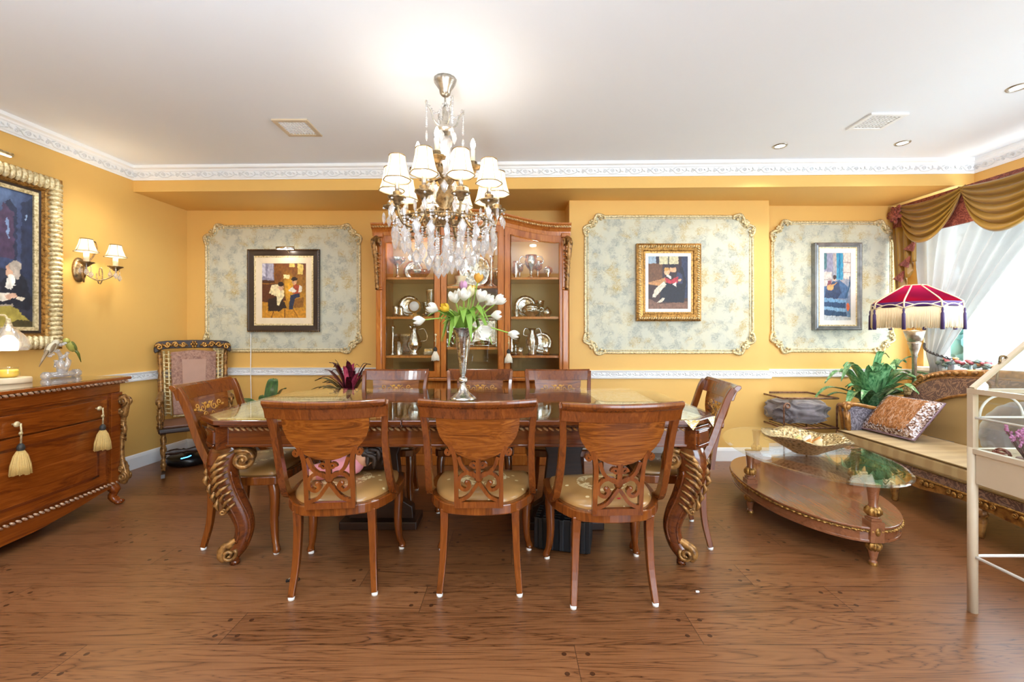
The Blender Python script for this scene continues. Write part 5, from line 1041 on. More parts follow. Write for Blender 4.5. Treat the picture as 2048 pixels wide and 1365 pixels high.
# left wall painting
pw, ph = 1.30, 1.265
picture('framed_painting', wl(2.63)+.004, 2.63, 1.735, pw, ph, 'large gilt-framed painting of a bearded man reading on the left wall', [(0, 0), (0, .05), (.03, .065), (.08, .05), (.105, .04), (.115, .02)], M_('gold'), [(.02, darkfr, .02), (.025, M_('goldlt'), .025)], ('#2b2c3c', '#33425e'), [
    ('#39476a', [(.7, .42), (1, .42), (1, 1), (.7, 1)]), ('e', '#5c7298', .80, .98, .16, .16, 1), ('#27304a', [(.885, .4), (.9, .42), (.9, .86), (.86, .94), (.84, .9)]), ('#4b3a55', [(.80, .5), (.885, .5), (.885, .84), (.83, .9), (.79, .8)]), ('#25304c', [(.92, .36), (1, .36), (1, .98), (.93, .92)]), ('#7d93b8', [(.845, .64), (.853, .64), (.857, .78), (.84, .80)]), ('#8fa5c4', [(.955, .8), (.962, .8), (.962, .84), (.955, .84)]),
    ('#1c2230', [(.80, .17), (.98, .12), (1, .2), (.965, .34), (.93, .40), (.86, .40), (.82, .33)]), ('e', '#d2a78c', .865, .405, .028, .055), ('e', '#a89c8f', .892, .445, .036, .045), ('e', '#b8aca0', .905, .40, .02, .05), ('e', '#efe9df', .868, .33, .026, .055),
    ('#e3dbcb', [(.76, .24), (.86, .26), (.89, .215), (.76, .18)]), ('#9a8f82', [(.76, .16), (.88, .175), (.88, .15), (.76, .12)]), ('#cfa68e', [(.835, .235), (.885, .255), (.905, .225), (.86, .205)]), ('#e8dcc6', [(.9, .235), (.95, .215), (.94, .2), (.9, .215)]), ('#a39345', [(.7, 0), (1, 0), (1, .03), (.94, .09), (.87, .16), (.7, .14)]), ('#4b4228', [(.84, 0), (1, 0), (1, .045), (.9, .06)])], 4, (.05, .05, .034, .058, 0), R(86.4))
def pic_light(x, Y, z, label, w, rz, mt):
    t = thing('picture_light', label, 'picture light', (x, Y, z), rz); m = MB(); m.tube([(-w/2, -.10, .03), (w/2, -.10, .03)], .014, 10); m.build('lamp_tube', mt, t); m = MB(); m.tube(cr([(0, 0, -.02), (0, -.04, .0), (0, -.08, .028), (0, -.10, .03)], 4), .005, 6); m.build('arm', mt, t); MB().bx(-w/2+.01, w/2-.01, -.108, -.092, .012, .017).build('strip', M_('spotlens'), t)
p = at(571, 496, 4.40); pic_light(p.x, YL-.004, p.z-.03, 'silver picture light above the painting of two seated figures', .18, 0, M_('silver'))
lamp('picture_light_beam', 'POINT', (p.x, YL-.12, p.z-.02), 1.2, (1, .9, .75), shadow_soft_size=.02)
pic_light(wl(2.63)+.004, 2.63, 2.385, 'gilt picture light above the large left wall painting', .6, R(86.4), M_('goldlt'))
c0 = at(503, 664, YL); m = MB(); m.tube(cr([(c0.x, YL-.012, c0.z), (c0.x+.004, YL-.02, c0.z-.3), (c0.x+.012, YL-.035, c0.z-.45), (c0.x+.02, YL-.03, .4), (c0.x+.03, YL-.04, .02)], 6), .0045, 6)
tag(m.build('power_cord', M_('white')), 'thin white cord hanging from the dark-framed painting down the wall', 'cord')

# ================================================================== plants
def blade(m, base, a, L, w, lift, droop, n=9, fold=.25, twist=0):
    d = Vector((math.cos(a), math.sin(a), 0)); sd = Vector((-math.sin(a), math.cos(a), twist)); B = Vector(base); hz = L*math.cos(lift)
    P = cr([B, B+d*hz*.3+Vector((0, 0, L*math.sin(lift)*.5)), B+d*hz*.7+Vector((0, 0, L*(math.sin(lift)*.9-droop*.25))), B+d*hz+Vector((0, 0, L*(math.sin(lift)-droop)))], 4); n = len(P)-1
    def f(s, t): p = P[int(round(t*n))]; q = (s-.5); return p+sd*(q*w*math.sin(PI*min(.985, .14+t*.86))**.75)+Vector((0, 0, abs(q)*w*fold))
    m.grid(f, 4, n)
def leafmat(name, c1, c2, rough=.3): 
    t = NT(name); v = t.obj(); st = t.noise(t.mapping(v, (30, 30, 4)), 2, 3).outputs[0]; t.set(color=t.ramp(st, [(.35, c1), (.65, c2)]), rough=rough, coat=.2); return t.m
def pot(t, r, h, mt): MB().lathe([(r*.7, 0), (r*.74, .01), (r*.95, h*.85), (r, h*.86), (r, h), (r*.92, h), (r*.88, h*.9), (0, h*.9)], seg=28).build('pot', mt, t)
p = thing('cordyline', 'red and pink leaved plant in a pot behind the far left dining chair', 'potted plant', (-1.53, 4.10, 0))
pot(p, .15, .60, plain('brown_pot', '#5b3a28', .5)); m = MB(); random.seed(3)
for i in range(26): blade(m, (random.uniform(-.03, .03), random.uniform(-.03, .03), .60), random.uniform(PI*.8, TAU*1.1) if i > 9 else random.choice((0, PI))+random.uniform(-.5, .2), random.uniform(.28, .44), random.uniform(.038, .06), random.uniform(.6, 1.45), random.uniform(-.05, .2))
m.build('dark_leaves', leafmat('cordyline_dark', '#3b1420', '#6d1f33'), p); m = MB()
for i in range(6): blade(m, (0, -.02, .60), -PI/2+random.uniform(-1.6, 1.6), random.uniform(.24, .36), .048, random.uniform(.9, 1.4), .0)
m.build('pink_leaves', leafmat('cordyline_pink', '#b3324e', '#e0668a'), p); m = MB()
for i in range(7): blade(m, (0, -.02, .58), random.uniform(PI*.8, TAU*1.1), random.uniform(.28, .42), .06, random.uniform(.35, .9), .15)
m.build('olive_leaves', leafmat('cordyline_olive', '#4a4420', '#7d7036'), p)
p = thing('rubber_plant', 'small dark green broad-leaved plant behind the left table end chair', 'potted plant', (-2.13, 3.80, 0)); pot(p, .12, .42, plain('grey_pot', '#6b6660', .5)); m = MB()
for a, L, l in ((1.5, .42, 1.35), (.2, .36, 1.15), (3.0, .36, .7), (-1.3, .30, .75), (4.2, .28, .5), (2.3, .30, 1.0)): blade(m, (0, 0, .42), a, L, .12, l, .05, fold=.15)
m.build('leaves', leafmat('dark_leaf', '#1f3a1c', '#3f6a30'), p)
p = thing('dracaena', 'bushy green dracaena with arching leaves behind the sofa arm', 'potted plant', (3.315, 4.03, 0)); pot(p, .125, .56, plain('teal_pot', '#3f7f86', .25)); random.seed(11); m = MB()
for i in range(52):
    a = random.uniform(0, TAU); back = math.sin(a) > .2; L = random.uniform(.36, .58)*(.55 if back else 1); lift = random.uniform(.35, 1.35)
    blade(m, (random.uniform(-.05, .05), random.uniform(-.05, .02), .55), a, L, random.uniform(.07, .10), lift, random.uniform(.05, .55)*(1.2-lift*.6), fold=.3)
for a, L, l, dr in ((PI, .58, .75, .35), (PI+.25, .60, .95, .45), (PI-.2, .5, 1.1, .2), (-.1, .52, .8, .2), (-.5, .5, .7, .35), (1.57, .3, 1.4, 0), (-1.4, .55, 1.35, .1), (-1.9, .5, 1.1, .15)): blade(m, (0, -.01, .56), a, L, .09, l, dr, fold=.3)
m.build('leaves', leafmat('dracaena_leaf', '#2c6e40', '#93c690'), p); random.seed(5)

# ================================================================== coffee table
ct = thing('coffee_table', 'oval glass-topped coffee table with reeded walnut legs beside the sofa', 'coffee table', (1.95, 2.925, 0), R(-4.6))
def ell(a, b, n=64): return [(b*math.cos(TAU*i/n), a*math.sin(TAU*i/n)) for i in range(n)]
m = MB()
pr = [(-.012, .428), (-.002, .4295), (0, .433), (-.006, .438), (-.018, .4405)]; E = [ell(.722+d, .435+d) for d, z in pr]; N = 64
m.add([(q[0], q[1], z) for e, (d, z) in zip(E, pr) for q in e], [(j*N+i, j*N+(i+1) % N, (j+1)*N+(i+1) % N, (j+1)*N+i) for j in range(4) for i in range(N)]+[tuple(range(N))[::-1], tuple(4*N+i for i in range(N))]); m.build('glass_top', M_('tglass'), ct)
m = MB(); m.prism(ell(.66, .365), .135, .195); m.prism(ell(.672, .377), .195, .207); m.prism(ell(.667, .372), .125, .14); S = m.build('shelf', M_('lowt'), ct, .003)
MB().lathe([(.365, .176), (.376, .18), (.380, .186), (.376, .192), (.365, .195)], seg=400, amp=.012, lobes=100, sx=1, sy=1.775, cap=False).build('gadroon_trim', M_('gold'), S)
for lx, ly in ((0, -.64), (0, .64), (-.335, 0), (.335, 0)):
    m = MB(); m.lathe([(.016, 0), (.02, .006), (.02, .02), (.014, .026), (.024, .07), (.026, .085)], (lx, ly, 0), 16); m.lathe([(.02, .245), (.03, .255), (.022, .262)], (lx, ly, 0), 16); m.lathe([(.026, .305), (.02, .32), (.028, .40), (.034, .426)], (lx, ly, 0), 16); m.bx(lx-.034, lx+.034, ly-.034, ly+.034, .128, .236); m.bx(lx-.026, lx+.026, ly-.026, ly+.026, .236, .25)
    L = m.build('leg', M_('lowt'), ct, .002); MB().lathe([(.024, .078), (.034, .092), (.036, .112), (.026, .128)], (lx, ly, 0), 40, amp=.09, lobes=10).build('lower_reeding', M_('gold'), L); m = MB(); m.lathe([(.022, .258), (.037, .272), (.036, .292), (.024, .31)], (lx, ly, 0), 40, amp=.09, lobes=10)
    m.build('upper_reeding', M_('gold'), L)
    for q_ in ((0, .035), (0, -.035), (.035, 0), (-.035, 0)): MB().ball((lx+q_[0], ly+q_[1], .185), (.006 if q_[0] else .014, .014 if q_[0] else .006, .022), 8, 6).build('cartouche', M_('gold'), L)
    m = MB()
    m.lathe([(.0205, .001), (.022, .008), (.0205, .016)], (lx, ly, 0), 16, cap=False); m.build('foot_ring', M_('gold'), L)
bw = thing('gold_bowl', 'flared gold hammered bowl standing on the glass coffee table', 'bowl', (1.905, 2.83, .4405)); t = NT('hammered_gold'); v = t.obj(); vo = t.n('TexVoronoi', {'Vector': v, 'Scale': 55.0}).outputs[0]; t.set(color=t.ramp(vo, [(.1, '#6e5a34'), (.6, '#cdb88c')]), rough=.3, metal=.7); t.bump(vo, .6, .01)
m = MB()
def bf(s, tt):
    a = TAU*s; r = interp([(0, .0), (.25, .07), (.3, .075), (.7, .17), (1, .255)], tt)*(1+.05*math.sin(9*a)*max(0, tt-.4)); z_ = interp([(0, .002), (.25, .0), (.3, .006), (.7, .06), (1, .115)], tt); return (r*math.cos(a), r*math.sin(a)*.92, z_+.012*math.sin(5*a+1)*tt*tt+.012*tt*math.cos(a-PI))
m.grid(bf, 64, 14, True, True); m.build('bowl_shell', t.m, bw, solid=.005)
for i, (c, nm) in enumerate((('#d07f1c', 'amber'), ('#efe9dc', 'white'), ('#c9cf8a', 'pale green'), ('#e3b25a', 'honey'), ('#c98a3a', 'brown'), ('#e8d2a2', 'cream'))):
    a = TAU*i/6; o = MB().lathe([(0, 0), (.03, .012), (.026, .04), (.008, .075), (0, .08)], seg=10, amp=.08, lobes=5).build('bowl_ornament', plain('ornament_'+nm.replace(' ', '_'), c, .3)); o.location = (1.905+.065*math.cos(a), 2.83+.06*math.sin(a), .475); o.rotation_euler = (.5*math.sin(a), .5*math.cos(a), a); tag(o, nm+' pointed ornament lying in the gold bowl', 'ornament', 'ornaments in the gold bowl')

# ================================================================== metal stand and blanket
st = thing('side_table', 'bronze metal side table with scrolled legs in the right recess', 'side table', (2.655, 4.07, 0)); MAT['copper'] = gilt('brown_bronze', '#5a3b2a', '#9c7660', .35, .7, 30, .1)
MB().bx(-.24, .24, -.20, .20, .628, .636).build('glass_top', M_('tglass'), st)
m = MB(); 
for z in (.640, .375): m.tube([(-.245, -.205, z), (.245, -.205, z), (.245, .205, z), (-.245, .205, z)], .008, 6, True)
m.build('frame', M_('copper'), st); m = MB()
for i in range(9): m.tube([(-.24+.06*i, -.2, .372), (-.24+.06*i, .2, .372)], .004, 5)
m.build('lower_rack', M_('copper'), st)
for sx in (-1, 1):
    for sy in (-1, 1): m = MB(); m.tube([(sx*.235, sy*.20, 0), (sx*.235, sy*.20, .56)]+[(sx*.235-sx*0+.03*(1)+p[0]-.0, sy*.20, .57+p[1]) for p in spiral(0, 0, .03, .012, PI, -1.15, 16)], .008, 7); m.build('scroll_leg', M_('copper'), st)
bl = MB(); t = NT('grey_fleece'); v = t.obj(); nz = t.noise(v, 9, 4).outputs[0]; t.set(color=t.ramp(nz, [(.3, '#564c4c'), (.7, '#8d8488')]), rough=.75, sheen=.6)
def blf(p):
    n_ = Vector((p.x/.27, p.y/.18, p.z/.12)); q = Vector((math.copysign(abs(n_.x)**.65, n_.x)*.285, math.copysign(abs(n_.y)**.7, n_.y)*.172, math.copysign(abs(n_.z)**.75, n_.z)*.125)); k = noise.noise(Vector((p.x*6+4*noise.noise(p*5), p.y*6, p.z*13+3*p.x))); r = 1-abs(k)*1.6; q *= .80+.19*r*abs(r)+.05*noise.noise(p*22); return q
bl.ball((2.655, 4.05, .50), (.27, .18, .12), 72, 44, fn=blf); tag(bl.build('blanket', t.m), 'crumpled grey fleece blanket on the lower rack of the bronze side table', 'blanket')
# ================================================================== sofa
so = thing('sofa', 'carved gilt-wood sofa with tan seat and brown paisley crest, under the window', 'sofa', (3.08, 2.4, 0))
MAT['tan'] = plain('tan_velvet', '#a5854e', .55, var=.05, sc_=4, sheen=.3); MAT['paisley'] = brocade('paisley_brown', '#5a3a2e', '#8f6a52', 13, .5, .35); MAT['paisley_blue'] = brocade('paisley_grey', '#5b5560', '#8b8792', 13, .5, .3); MAT['frame'] = gilt('walnut_gilt_frame', '#5e3414', '#a8763a', .3, .25, 25, .15)
SY0, SY1 = -1.25, 1.30                 # local y extent (far end positive)
m = MB()
t = NT('striped_tan'); v = t.obj(); w_ = t.m2('SINE', t.m2('ADD', t.m2('MULTIPLY', t.n('SeparateXYZ', {0: v}).outputs[1], 55.0), t.m2('MULTIPLY', t.noise(v, 5, 2).outputs[0], 8.0))); t.set(color=t.ramp(t.m2('MULTIPLY_ADD', w_, .5, .5), [(.3, '#b39664'), (.8, '#c0a673')]), rough=.5, sheen=.2)
MB().bx(-.33, .25, SY0, SY1, .302, .40).build('seat_cushion', t.m, so, .022)
m = MB(); m.tube([(-.325, SY0+.02, .397), (-.325, SY1-.02, .397), (.24, SY1-.02, .397)], .007, 6); m.tube([(-.325, SY0+.02, .306), (-.325, SY1-.02, .306)], .007, 6); m.build('piping', plain('bronze_piping', '#6f5326', .5), so)
MB().bx(-.32, .28, SY0, SY1-.01, .235, .302).build('seat_rail', M_('paisley'), so, .006)
m = MB(); ys = [lerp(SY0, SY1-.01, i/60) for i in range(61)]; dz = lambda y: .20-.028*abs(math.cos(y*PI/.62+.3))**2
for a, b in zip(ys, ys[1:]): m.add([(-.335, a, .245), (-.335, b, .245), (-.335, b, dz(b)), (-.335, a, dz(a)), (-.30, a, .245), (-.30, b, .245), (-.30, b, dz(b)), (-.30, a, dz(a))], [(0,1,2,3), (4,5,6,7), (0,1,5,4), (2,3,7,6)])
Ap = m.build('front_apron', M_('frame'), so); m = MB()
for i in range(14):
    y = lerp(SY0+.1, SY1-.1, i/13); 
    for s in (-1, 1): m.tube([(-.34, y+s*(.035+p[0]), .222+p[1]) for p in spiral(0, 0, .018, .004, PI/2, s*1.3, 12)], .006, 5)
    m.ball((-.34, y, .215), (.008, .018, .02), 8, 6)
m.tube([(-.337, SY0, .245), (-.337, SY1-.01, .245)], .009, 6); m.build('apron_carving', M_('gold'), Ap)
for y in (.77, .19, -.45, -1.15): MB().lathe([(.014, 0), (.02, .01), (.018, .03), (.03, .11), (.026, .13), (.036, .14), (.03, .155), (.034, .21)], (-.29, y, 0), 28, amp=.06, lobes=9).build('leg', M_('frame'), so)
for y in (1.1, 0, -1.1): MB().lathe([(.018, 0), (.03, .235)], (.27, y, 0), 12).build('leg', M_('frame'), so)
bz = [(1.345, .52), (1.335, .62), (1.30, .735), (1.23, .82), (1.13, .87), (.95, .905), (.65, .925), (.2, .93), (-.4, .93), (-1.25, .93)]
biz = [(1.27, .40), (1.23, .52), (1.15, .61), (1.05, .68), (.93, .735), (.75, .775), (.5, .80), (.1, .81), (-.4, .81), (-1.25, .81)]
o1, o2 = cr([(a, b, 0) for a, b in bz], 4), cr([(a, b, 0) for a, b in biz], 4)
fx = lambda z: .24+.10*(z-.4)/.5
def band(m, A, B, d0, d1):
    n = len(A); vs = [(fx(p.y)+d, p.x, p.y) for d in (d0, d1) for q in (A, B) for p in q]
    m.add(vs, [(i, i+1, n+i+1, n+i) for i in range(n-1)]+[(2*n+i, 2*n+i+1, 3*n+i+1, 3*n+i) for i in range(n-1)]+[(i, i+1, 2*n+i+1, 2*n+i) for i in range(n-1)]+[(n+i, n+i+1, 3*n+i+1, 3*n+i) for i in range(n-1)]+[(0, n, 3*n, 2*n), (n-1, 2*n-1, 4*n-1, 3*n-1)])
m = MB(); band(m, [p+Vector((-.01, -.02, 0)) for p in o1], [p for p in o2], -.012, .10); m.build('crest_upholstery', M_('paisley'), so)
m = MB(); base = [Vector((p.x, .40, 0)) for p in o2]; band(m, o2, base, .006, .09); m.build('back_cushion', M_('tan'), so)
m = MB(); m.tube([(fx(p.y)-.008, p.x, p.y) for p in o2], .011, 7); m.tube([(fx(p.y)+.02, p.x, p.y) for p in o1], [.022]*len(o1), 8, sx=1.6); m.tube([(fx(p.y)-.012, p.x-.012, p.y-.028) for p in o1], .008, 6); Bf = m.build('back_frame', M_('frame'), so)
m = MB()
for k in range(22):
    i = int(k*1.0); p = o1[min(len(o1)-1, 2+i)]; 
    m.ball((fx(p.y)+.0, p.x, p.y+.004), (.02, .024, .016), 7, 5)
m.build('leaf_beading', M_('carve'), Bf); m = MB()
cz = Vector((fx(.72)-.012, 1.285, .735))
for k in range(6): a = TAU*k/6; m.ball(cz+Vector((-.02, .024*math.cos(a), .024*math.sin(a))), (.012, .018, .018), 8, 6)
m.ball(cz+Vector((-.034, 0, 0)), .011, 8, 6); m.build('crest_rosette', M_('goldlt'), Bf); m = MB()
for s, q in ((1, .84), (-1, .60), (1, .55)): m.tube([(fx(q)-.012, 1.27+(.0 if q > .8 else .04)+p[0]-(.06 if q > .8 else 0), q+p[1]) for p in spiral(0, 0, .035, .006, 0, s*1.4, 16)], .010, 6)
m.build('crest_carving', M_('carve'), Bf)
# far arm
m = MB(); pts = cr([(-.24, .40), (-.25, .50), (-.265, .575), (-.235, .615), (-.17, .618), (-.08, .60), (.05, .575), (.2, .56), (.24, .545), (.24, .40)], 3); m.prism([(p.x, p.y) for p in pts], SY1-.03, SY1+.03, lambda p, q, h: (p, h, q)); A = m.build('arm_panel', M_('paisley_blue'), so, .004)
m = MB(); m.tube([(p.x, SY1-.03, p.y) for p in pts[:-3]], .016, 8); m.tube([(p.x, SY1+.03, p.y) for p in pts[:-3]], .016, 8); m.tube([(-.255+p[0], SY1-.035, .60+p[1]) for p in spiral(0, 0, .035, .008, 0, 1.4, 16)], .013, 7); m.tube([(-.255, SY1-.05, .60), (-.255, SY1+.05, .60)], .02, 10)
m.tube([(-.25, SY1-.03, .42), (-.26, SY1-.03, .56)], .026, 4); m.build('arm_frame', M_('frame'), A)
def cushion(name, loc, rot, w, h, d, mat_, label, extra=None):
    t = thing(name, label, 'cushion', loc); t.rotation_euler = rot
    def f(p): 
        a, b = p.x/(w/2), p.y/(h/2); return p
    m = MB(); n = 22
    def g(s, q, sg):
        x, y = 2*s-1, 2*q-1; z_ = (max(0, 1-x**4)*max(0, 1-y**4))**.55; pin = 1-.06*(abs(x*y)); k = 1-.05*(1-abs(x)**2 if False else (abs(y)**2*(1-abs(x)))); return (x*w/2*(1-.05*(1-y*y)**2*abs(x)), y*h/2*(1-.05*(1-x*x)**2*abs(y)), sg*z_*d/2)
    m.grid(lambda s, q: g(s, q, 1), n, n); m.grid(lambda s, q: g(s, q, -1), n, n); m.build('cushion_cover', mat_, t); return t
t = NT('fur_and_sequins'); v = t.obj(); gx, gy, gz = t.n('SeparateXYZ', {0: v}).outputs; rr = t.m2('MAXIMUM', t.m2('ABSOLUTE', gx), t.m2('ABSOLUTE', gy)); fur = t.noise(t.mapping(v, (9, 26, 26)), 2.2, 5, 1.0).outputs[0]; sq = t.n('TexVoronoi', {'Vector': v, 'Scale': 85.0}); edge = t.m2('GREATER_THAN', t.m2('ADD', rr, t.m2('MULTIPLY', fur, .07)), .185)
fc = t.ramp(fur, [(.3, '#6d3f1c'), (.5, '#a5682f'), (.7, '#c2a08a')]); scq = t.ramp(t.n('SeparateColor', {0: sq.outputs['Color']}).outputs[0], [(.2, '#6b4a3a'), (.5, '#b59a8c'), (.8, '#d8d2da')]); t.set(color=t.mix(edge, fc, scq), rough=t.m2('MULTIPLY_ADD', edge, -.35, .6), metal=t.m2('MULTIPLY', edge, .5)); t.bump(t.m2('ADD', fur, sq.outputs['Distance']), .6, .012)
cu = cushion('cushion', (3.10, 3.47, .555), (R(0), R(-46), R(6)), .38, .45, .14, t.m, 'brown fur and sequin cushion leaning in the far sofa corner')
m = MB(); m.tube([(sx*.186, sy*.22, 0) for sx, sy in ((-1, -1), (1, -1), (1, 1), (-1, 1))], .008, 6, True); m.build('piping', plain('mauve_piping', '#8d7484', .5), cu)
rc = thing('round_cushion', 'round grey tufted velvet cushion on the sofa, seen through the glass case', 'cushion', (3.13, 2.68, .60)); rc.rotation_euler = (0, R(-68), 0); m = MB()
m.lathe([(0, -.055), (.12, -.06), (.19, -.04), (.205, 0), (.19, .045), (.12, .065), (.04, .05), (0, .035)], (0, 0, 0), 64, amp=.02, lobes=16); m.build('cushion_cover', plain('grey_velvet', '#6e6870', .6, sheen=.6), rc); m = MB(); m.ball((0, 0, .04), (.028, .028, .012), 12, 8); m.build('button', plain('dark_velvet', '#4d464d', .6), rc)

# ================================================================== floor lamp
fl = thing('floor_lamp', 'floor lamp with crimson and purple fringed dome shade beside the window', 'floor lamp', (3.515, 3.80, 0))
MB().lathe([(.10, 0), (.105, .012), (.09, .03), (.03, .05), (.018, .09)], seg=28).build('base', M_('pewter'), fl); MB().lathe([(.017, .08), (.017, 1.0), (.022, 1.01), (.02, 1.03), (.034, 1.08), (.046, 1.13), (.048, 1.14)], seg=20).build('pole', M_('pewter'), fl)
MB().lathe([(.03, 1.14), (.05, 1.15), (.06, 1.19), (.075, 1.24), (.07, 1.245), (.0, 1.2)], seg=24).build('socket_bowl', M_('pewter'), fl)
m = MB(); m.ball((0, 0, 1.49), (.03, .03, .045), 12, 8); m.build('bulb', M_('bulb'), fl); m = MB(); m.tube([(0, 0, 1.2), (0, 0, 1.45)], .014, 8); m.build('bulb_holder', M_('bronze'), fl); lamp('lamp_light', 'POINT', (0, 0, 1.50), 15, (1, .85, .62), parent=fl, shadow_soft_size=.05)
NP = 8; prof = [(.075, 1.635), (.13, 1.60), (.20, 1.555), (.262, 1.515), (.298, 1.485)]; low = [(.298, 1.485), (.302, 1.43)]
def pan(a, r): return (r*math.cos(a), r*math.sin(a))
A0 = R(-100)
def shade(m, pr, drop=0):
    for k in range(NP):
        a, b = A0+TAU*k/NP, A0+TAU*(k+1)/NP
        def f(s, t): 
            i = t*(len(pr)-1); j = min(len(pr)-2, int(i)); fr = i-j; r = lerp(pr[j][0], pr[j+1][0], fr); z_ = lerp(pr[j][1], pr[j+1][1], fr); p, q = pan(a, r), pan(b, r); bulge = 1+.02*math.sin(PI*s); return (lerp(p[0], q[0], s)*bulge, lerp(p[1], q[1], s)*bulge, z_+(drop*math.sin(PI*s) if t > .99 else 0))
        m.grid(f, 8, 6)
t = NT('crimson_silk'); t.t.nodes.remove(t.b); nz = t.noise(t.obj(), 3, 2).outputs[0]; cc = t.mix(t.ramp(nz, [(.4, 0.0), (.6, 1.0)]), '#8a0c1c', '#5c0e2c'); mx = t.n('MixShader', {0: .45, 1: t.n('BsdfDiffuse', {0: cc}), 2: t.n('BsdfTranslucent', {0: cc})}); t.t.links.new(mx.outputs[0], t.out.inputs[0]); silk = t.m
Sh = None; m = MB(); shade(m, prof); Sh = m.build('lamp_shade', silk, fl); t = NT('purple_silk'); t.set(color='#4a2166', rough=.6); m = MB(); shade(m, low, .035); m.build('shade_band', t.m, Sh)
m = MB()
for k in range(NP):
    a, b = A0+TAU*k/NP, A0+TAU*(k+1)/NP; m.tube([(*pan(a, r+.002), z_) for r, z_ in prof+low[1:]], .006, 6)
    P = [Vector((*pan(a, .30), 1.48)), Vector((*pan(b, .30), 1.48))]; m.tube([P[0].lerp(P[1], s)*1.0+Vector((0, 0, -.028*math.sin(PI*s))) for s in [i/8 for i in range(9)]], .005, 5); Q = [Vector((*pan(a, .305), 1.43)), Vector((*pan(b, .305), 1.43))]; m.tube([Q[0].lerp(Q[1], s)+Vector((0, 0, .035*math.sin(PI*s))) for s in [i/8 for i in range(9)]], .005, 5)
m.tube([(.075*math.cos(TAU*i/24), .075*math.sin(TAU*i/24), 1.636) for i in range(24)], .005, 5, True); m.build('braid', plain('cream_braid', '#e8d9b8', .6), Sh)
m = MB(); NF = 320; random.seed(9)
for i in range(NF):
    k = i*NP/NF; j = int(k); s = k-j; a, b = A0+TAU*j/NP, A0+TAU*(j+1)/NP; p = Vector((*pan(a, .303), 0)).lerp(Vector((*pan(b, .303), 0)), s); zt = 1.43+.035*math.sin(PI*s); L = .165+.03*math.sin(PI*s)+random.uniform(-.006, .006); m.tube([(p.x, p.y, zt), (p.x*1.004+random.uniform(-.002, .002), p.y*1.004, zt-L*.5), (p.x+random.uniform(-.003, .003), p.y+random.uniform(-.003, .003), zt-L)], .0034, 4)
m.build('fringe', plain('cream_fringe', '#e6d4b0', .6), Sh)
for k in range(NP):
    p = pan(A0+TAU*k/NP, .309); MB().lathe([(.005, 1.43), (.009, 1.41), (.006, 1.395), (.012, 1.38), (.014, 1.25), (.004, 1.25)], (p[0], p[1], 0), 10).build('tassel', plain('purple_tassel', '#3f2a5c', .5) if k == 0 else bpy.data.materials['purple_tassel'], Sh)

# ================================================================== curtains
va = thing('curtain_valance', 'gold and red paisley swagged valance over the right window', 'valance', (wr(3)-.14, 2.9, 2.15), math.atan(.05)*1)
MAT['olive'] = plain('gold_satin', '#9c7420', .35, var=.05, sc_=6, sheen=.3); MAT['redp'] = brocade('red_paisley', '#7a2f26', '#a85a48', 12, .5, .3)
# local: y runs along the wall (far end positive), -x faces the room
VF, VN = 1.42, -1.35
MB().bx(-.012, .012, VN, VF, .0, .315).build('board', M_('redp'), va); MB().bx(.012, .13, VF-.02, VF, .0, .315).build('return_end', M_('redp'), va)
def swag(yl, yr, drop, tl=.02):
    m = MB(); NN, MM = 36, 40
    def f(s, q):
        y = lerp(yl, yr, s); c = math.sin(PI*s); sag0, sag1 = .04, drop; c2 = c**.75
        z_ = .315-lerp(sag0, sag1, q)*c2-q*.10*(1-c2); fold = math.sin(q*TAU*5.5)*(.018*c+.006); x = -.03-.05*q*c-fold*1.0-.012*q
        return (x, y+(.06*q*(1-c2))*(1 if s < .5 else -1)*(-1), z_)
    m.grid(f, NN, MM); return m.build('swag', M_('olive'), va, solid=.006)
for yl, yr, d in ((1.36, .74, .42), (.80, .06, .46), (.12, -.62, .46), (-.56, -1.32, .46)): swag(yl, yr, d)
m = MB()
for k in range(16): a = TAU*k*.382; r = .01+.0042*k; m.ball((-.05-.02*(1-k/16), 1.36+r*math.cos(a), .235+r*math.sin(a)), (.012, .028, .02), 8, 6, Matrix.Rotation(a, 3, 'X'))
m.build('rosette', M_('redp'), va)
m = MB(); nz_ = 12                      # cascading tail with zigzag hem at the far end
def tail(s, q): 
    y = lerp(1.40, 1.16, s); zz = .10-(.30+.42*(1-s)+.06*abs(((s*3) % 1)-.5)*2*(1))*q; return (-.035+.022*math.sin(s*TAU*3), y-.04*q*(1-s), zz)
m.grid(tail, 30, 10); m.build('tail', M_('olive'), va, solid=.006); m = MB()
for y0, z0, dz_ in ((1.20, -.13, .10), (1.25, -.27, .11), (1.31, -.40, .11)): m.prism([(y0+.06, z0), (y0-.05, z0+dz_*.6), (y0-.03, z0-dz_*.35)], -.066, -.05, lambda p, q, h: (h, p, q))
m.build('tail_lining', M_('redp'), va)
sheer = thing('sheer_curtain', 'white sheer curtain gathered to the left of the right window', 'curtain', (wr(3.6)-.085, 3.6, 0))
MAT['sheer'] = cloth_translucent('sheer_voile', '#b0aeaa', .29, .97)
m = MB(); ZT, ZK = 2.28, 1.02
def sh(s, q):
    k = q*1.25
    if k <= 1: w_ = lerp(1.37, .12, k**.72); yl = lerp(.58, .44, k); z_ = lerp(ZT-.02*s, ZK-.03*s, k)+ (.10*math.sin(PI*k)*s*-.4); a = lerp(.026, .012, k)
    else: kk = (k-1)/.25; w_ = lerp(.10, .24, kk); yl = lerp(.40, .44, kk); z_ = lerp(ZK-.03*s, .10, kk); a = .014
    return (-.03-a*1.25*math.sin(s*TAU*9)-.012*math.sin(s*TAU*4.3+q*3), yl-w_*s, z_)
m.grid(sh, 150, 40); m.build('voile', M_('sheer'), sheer)
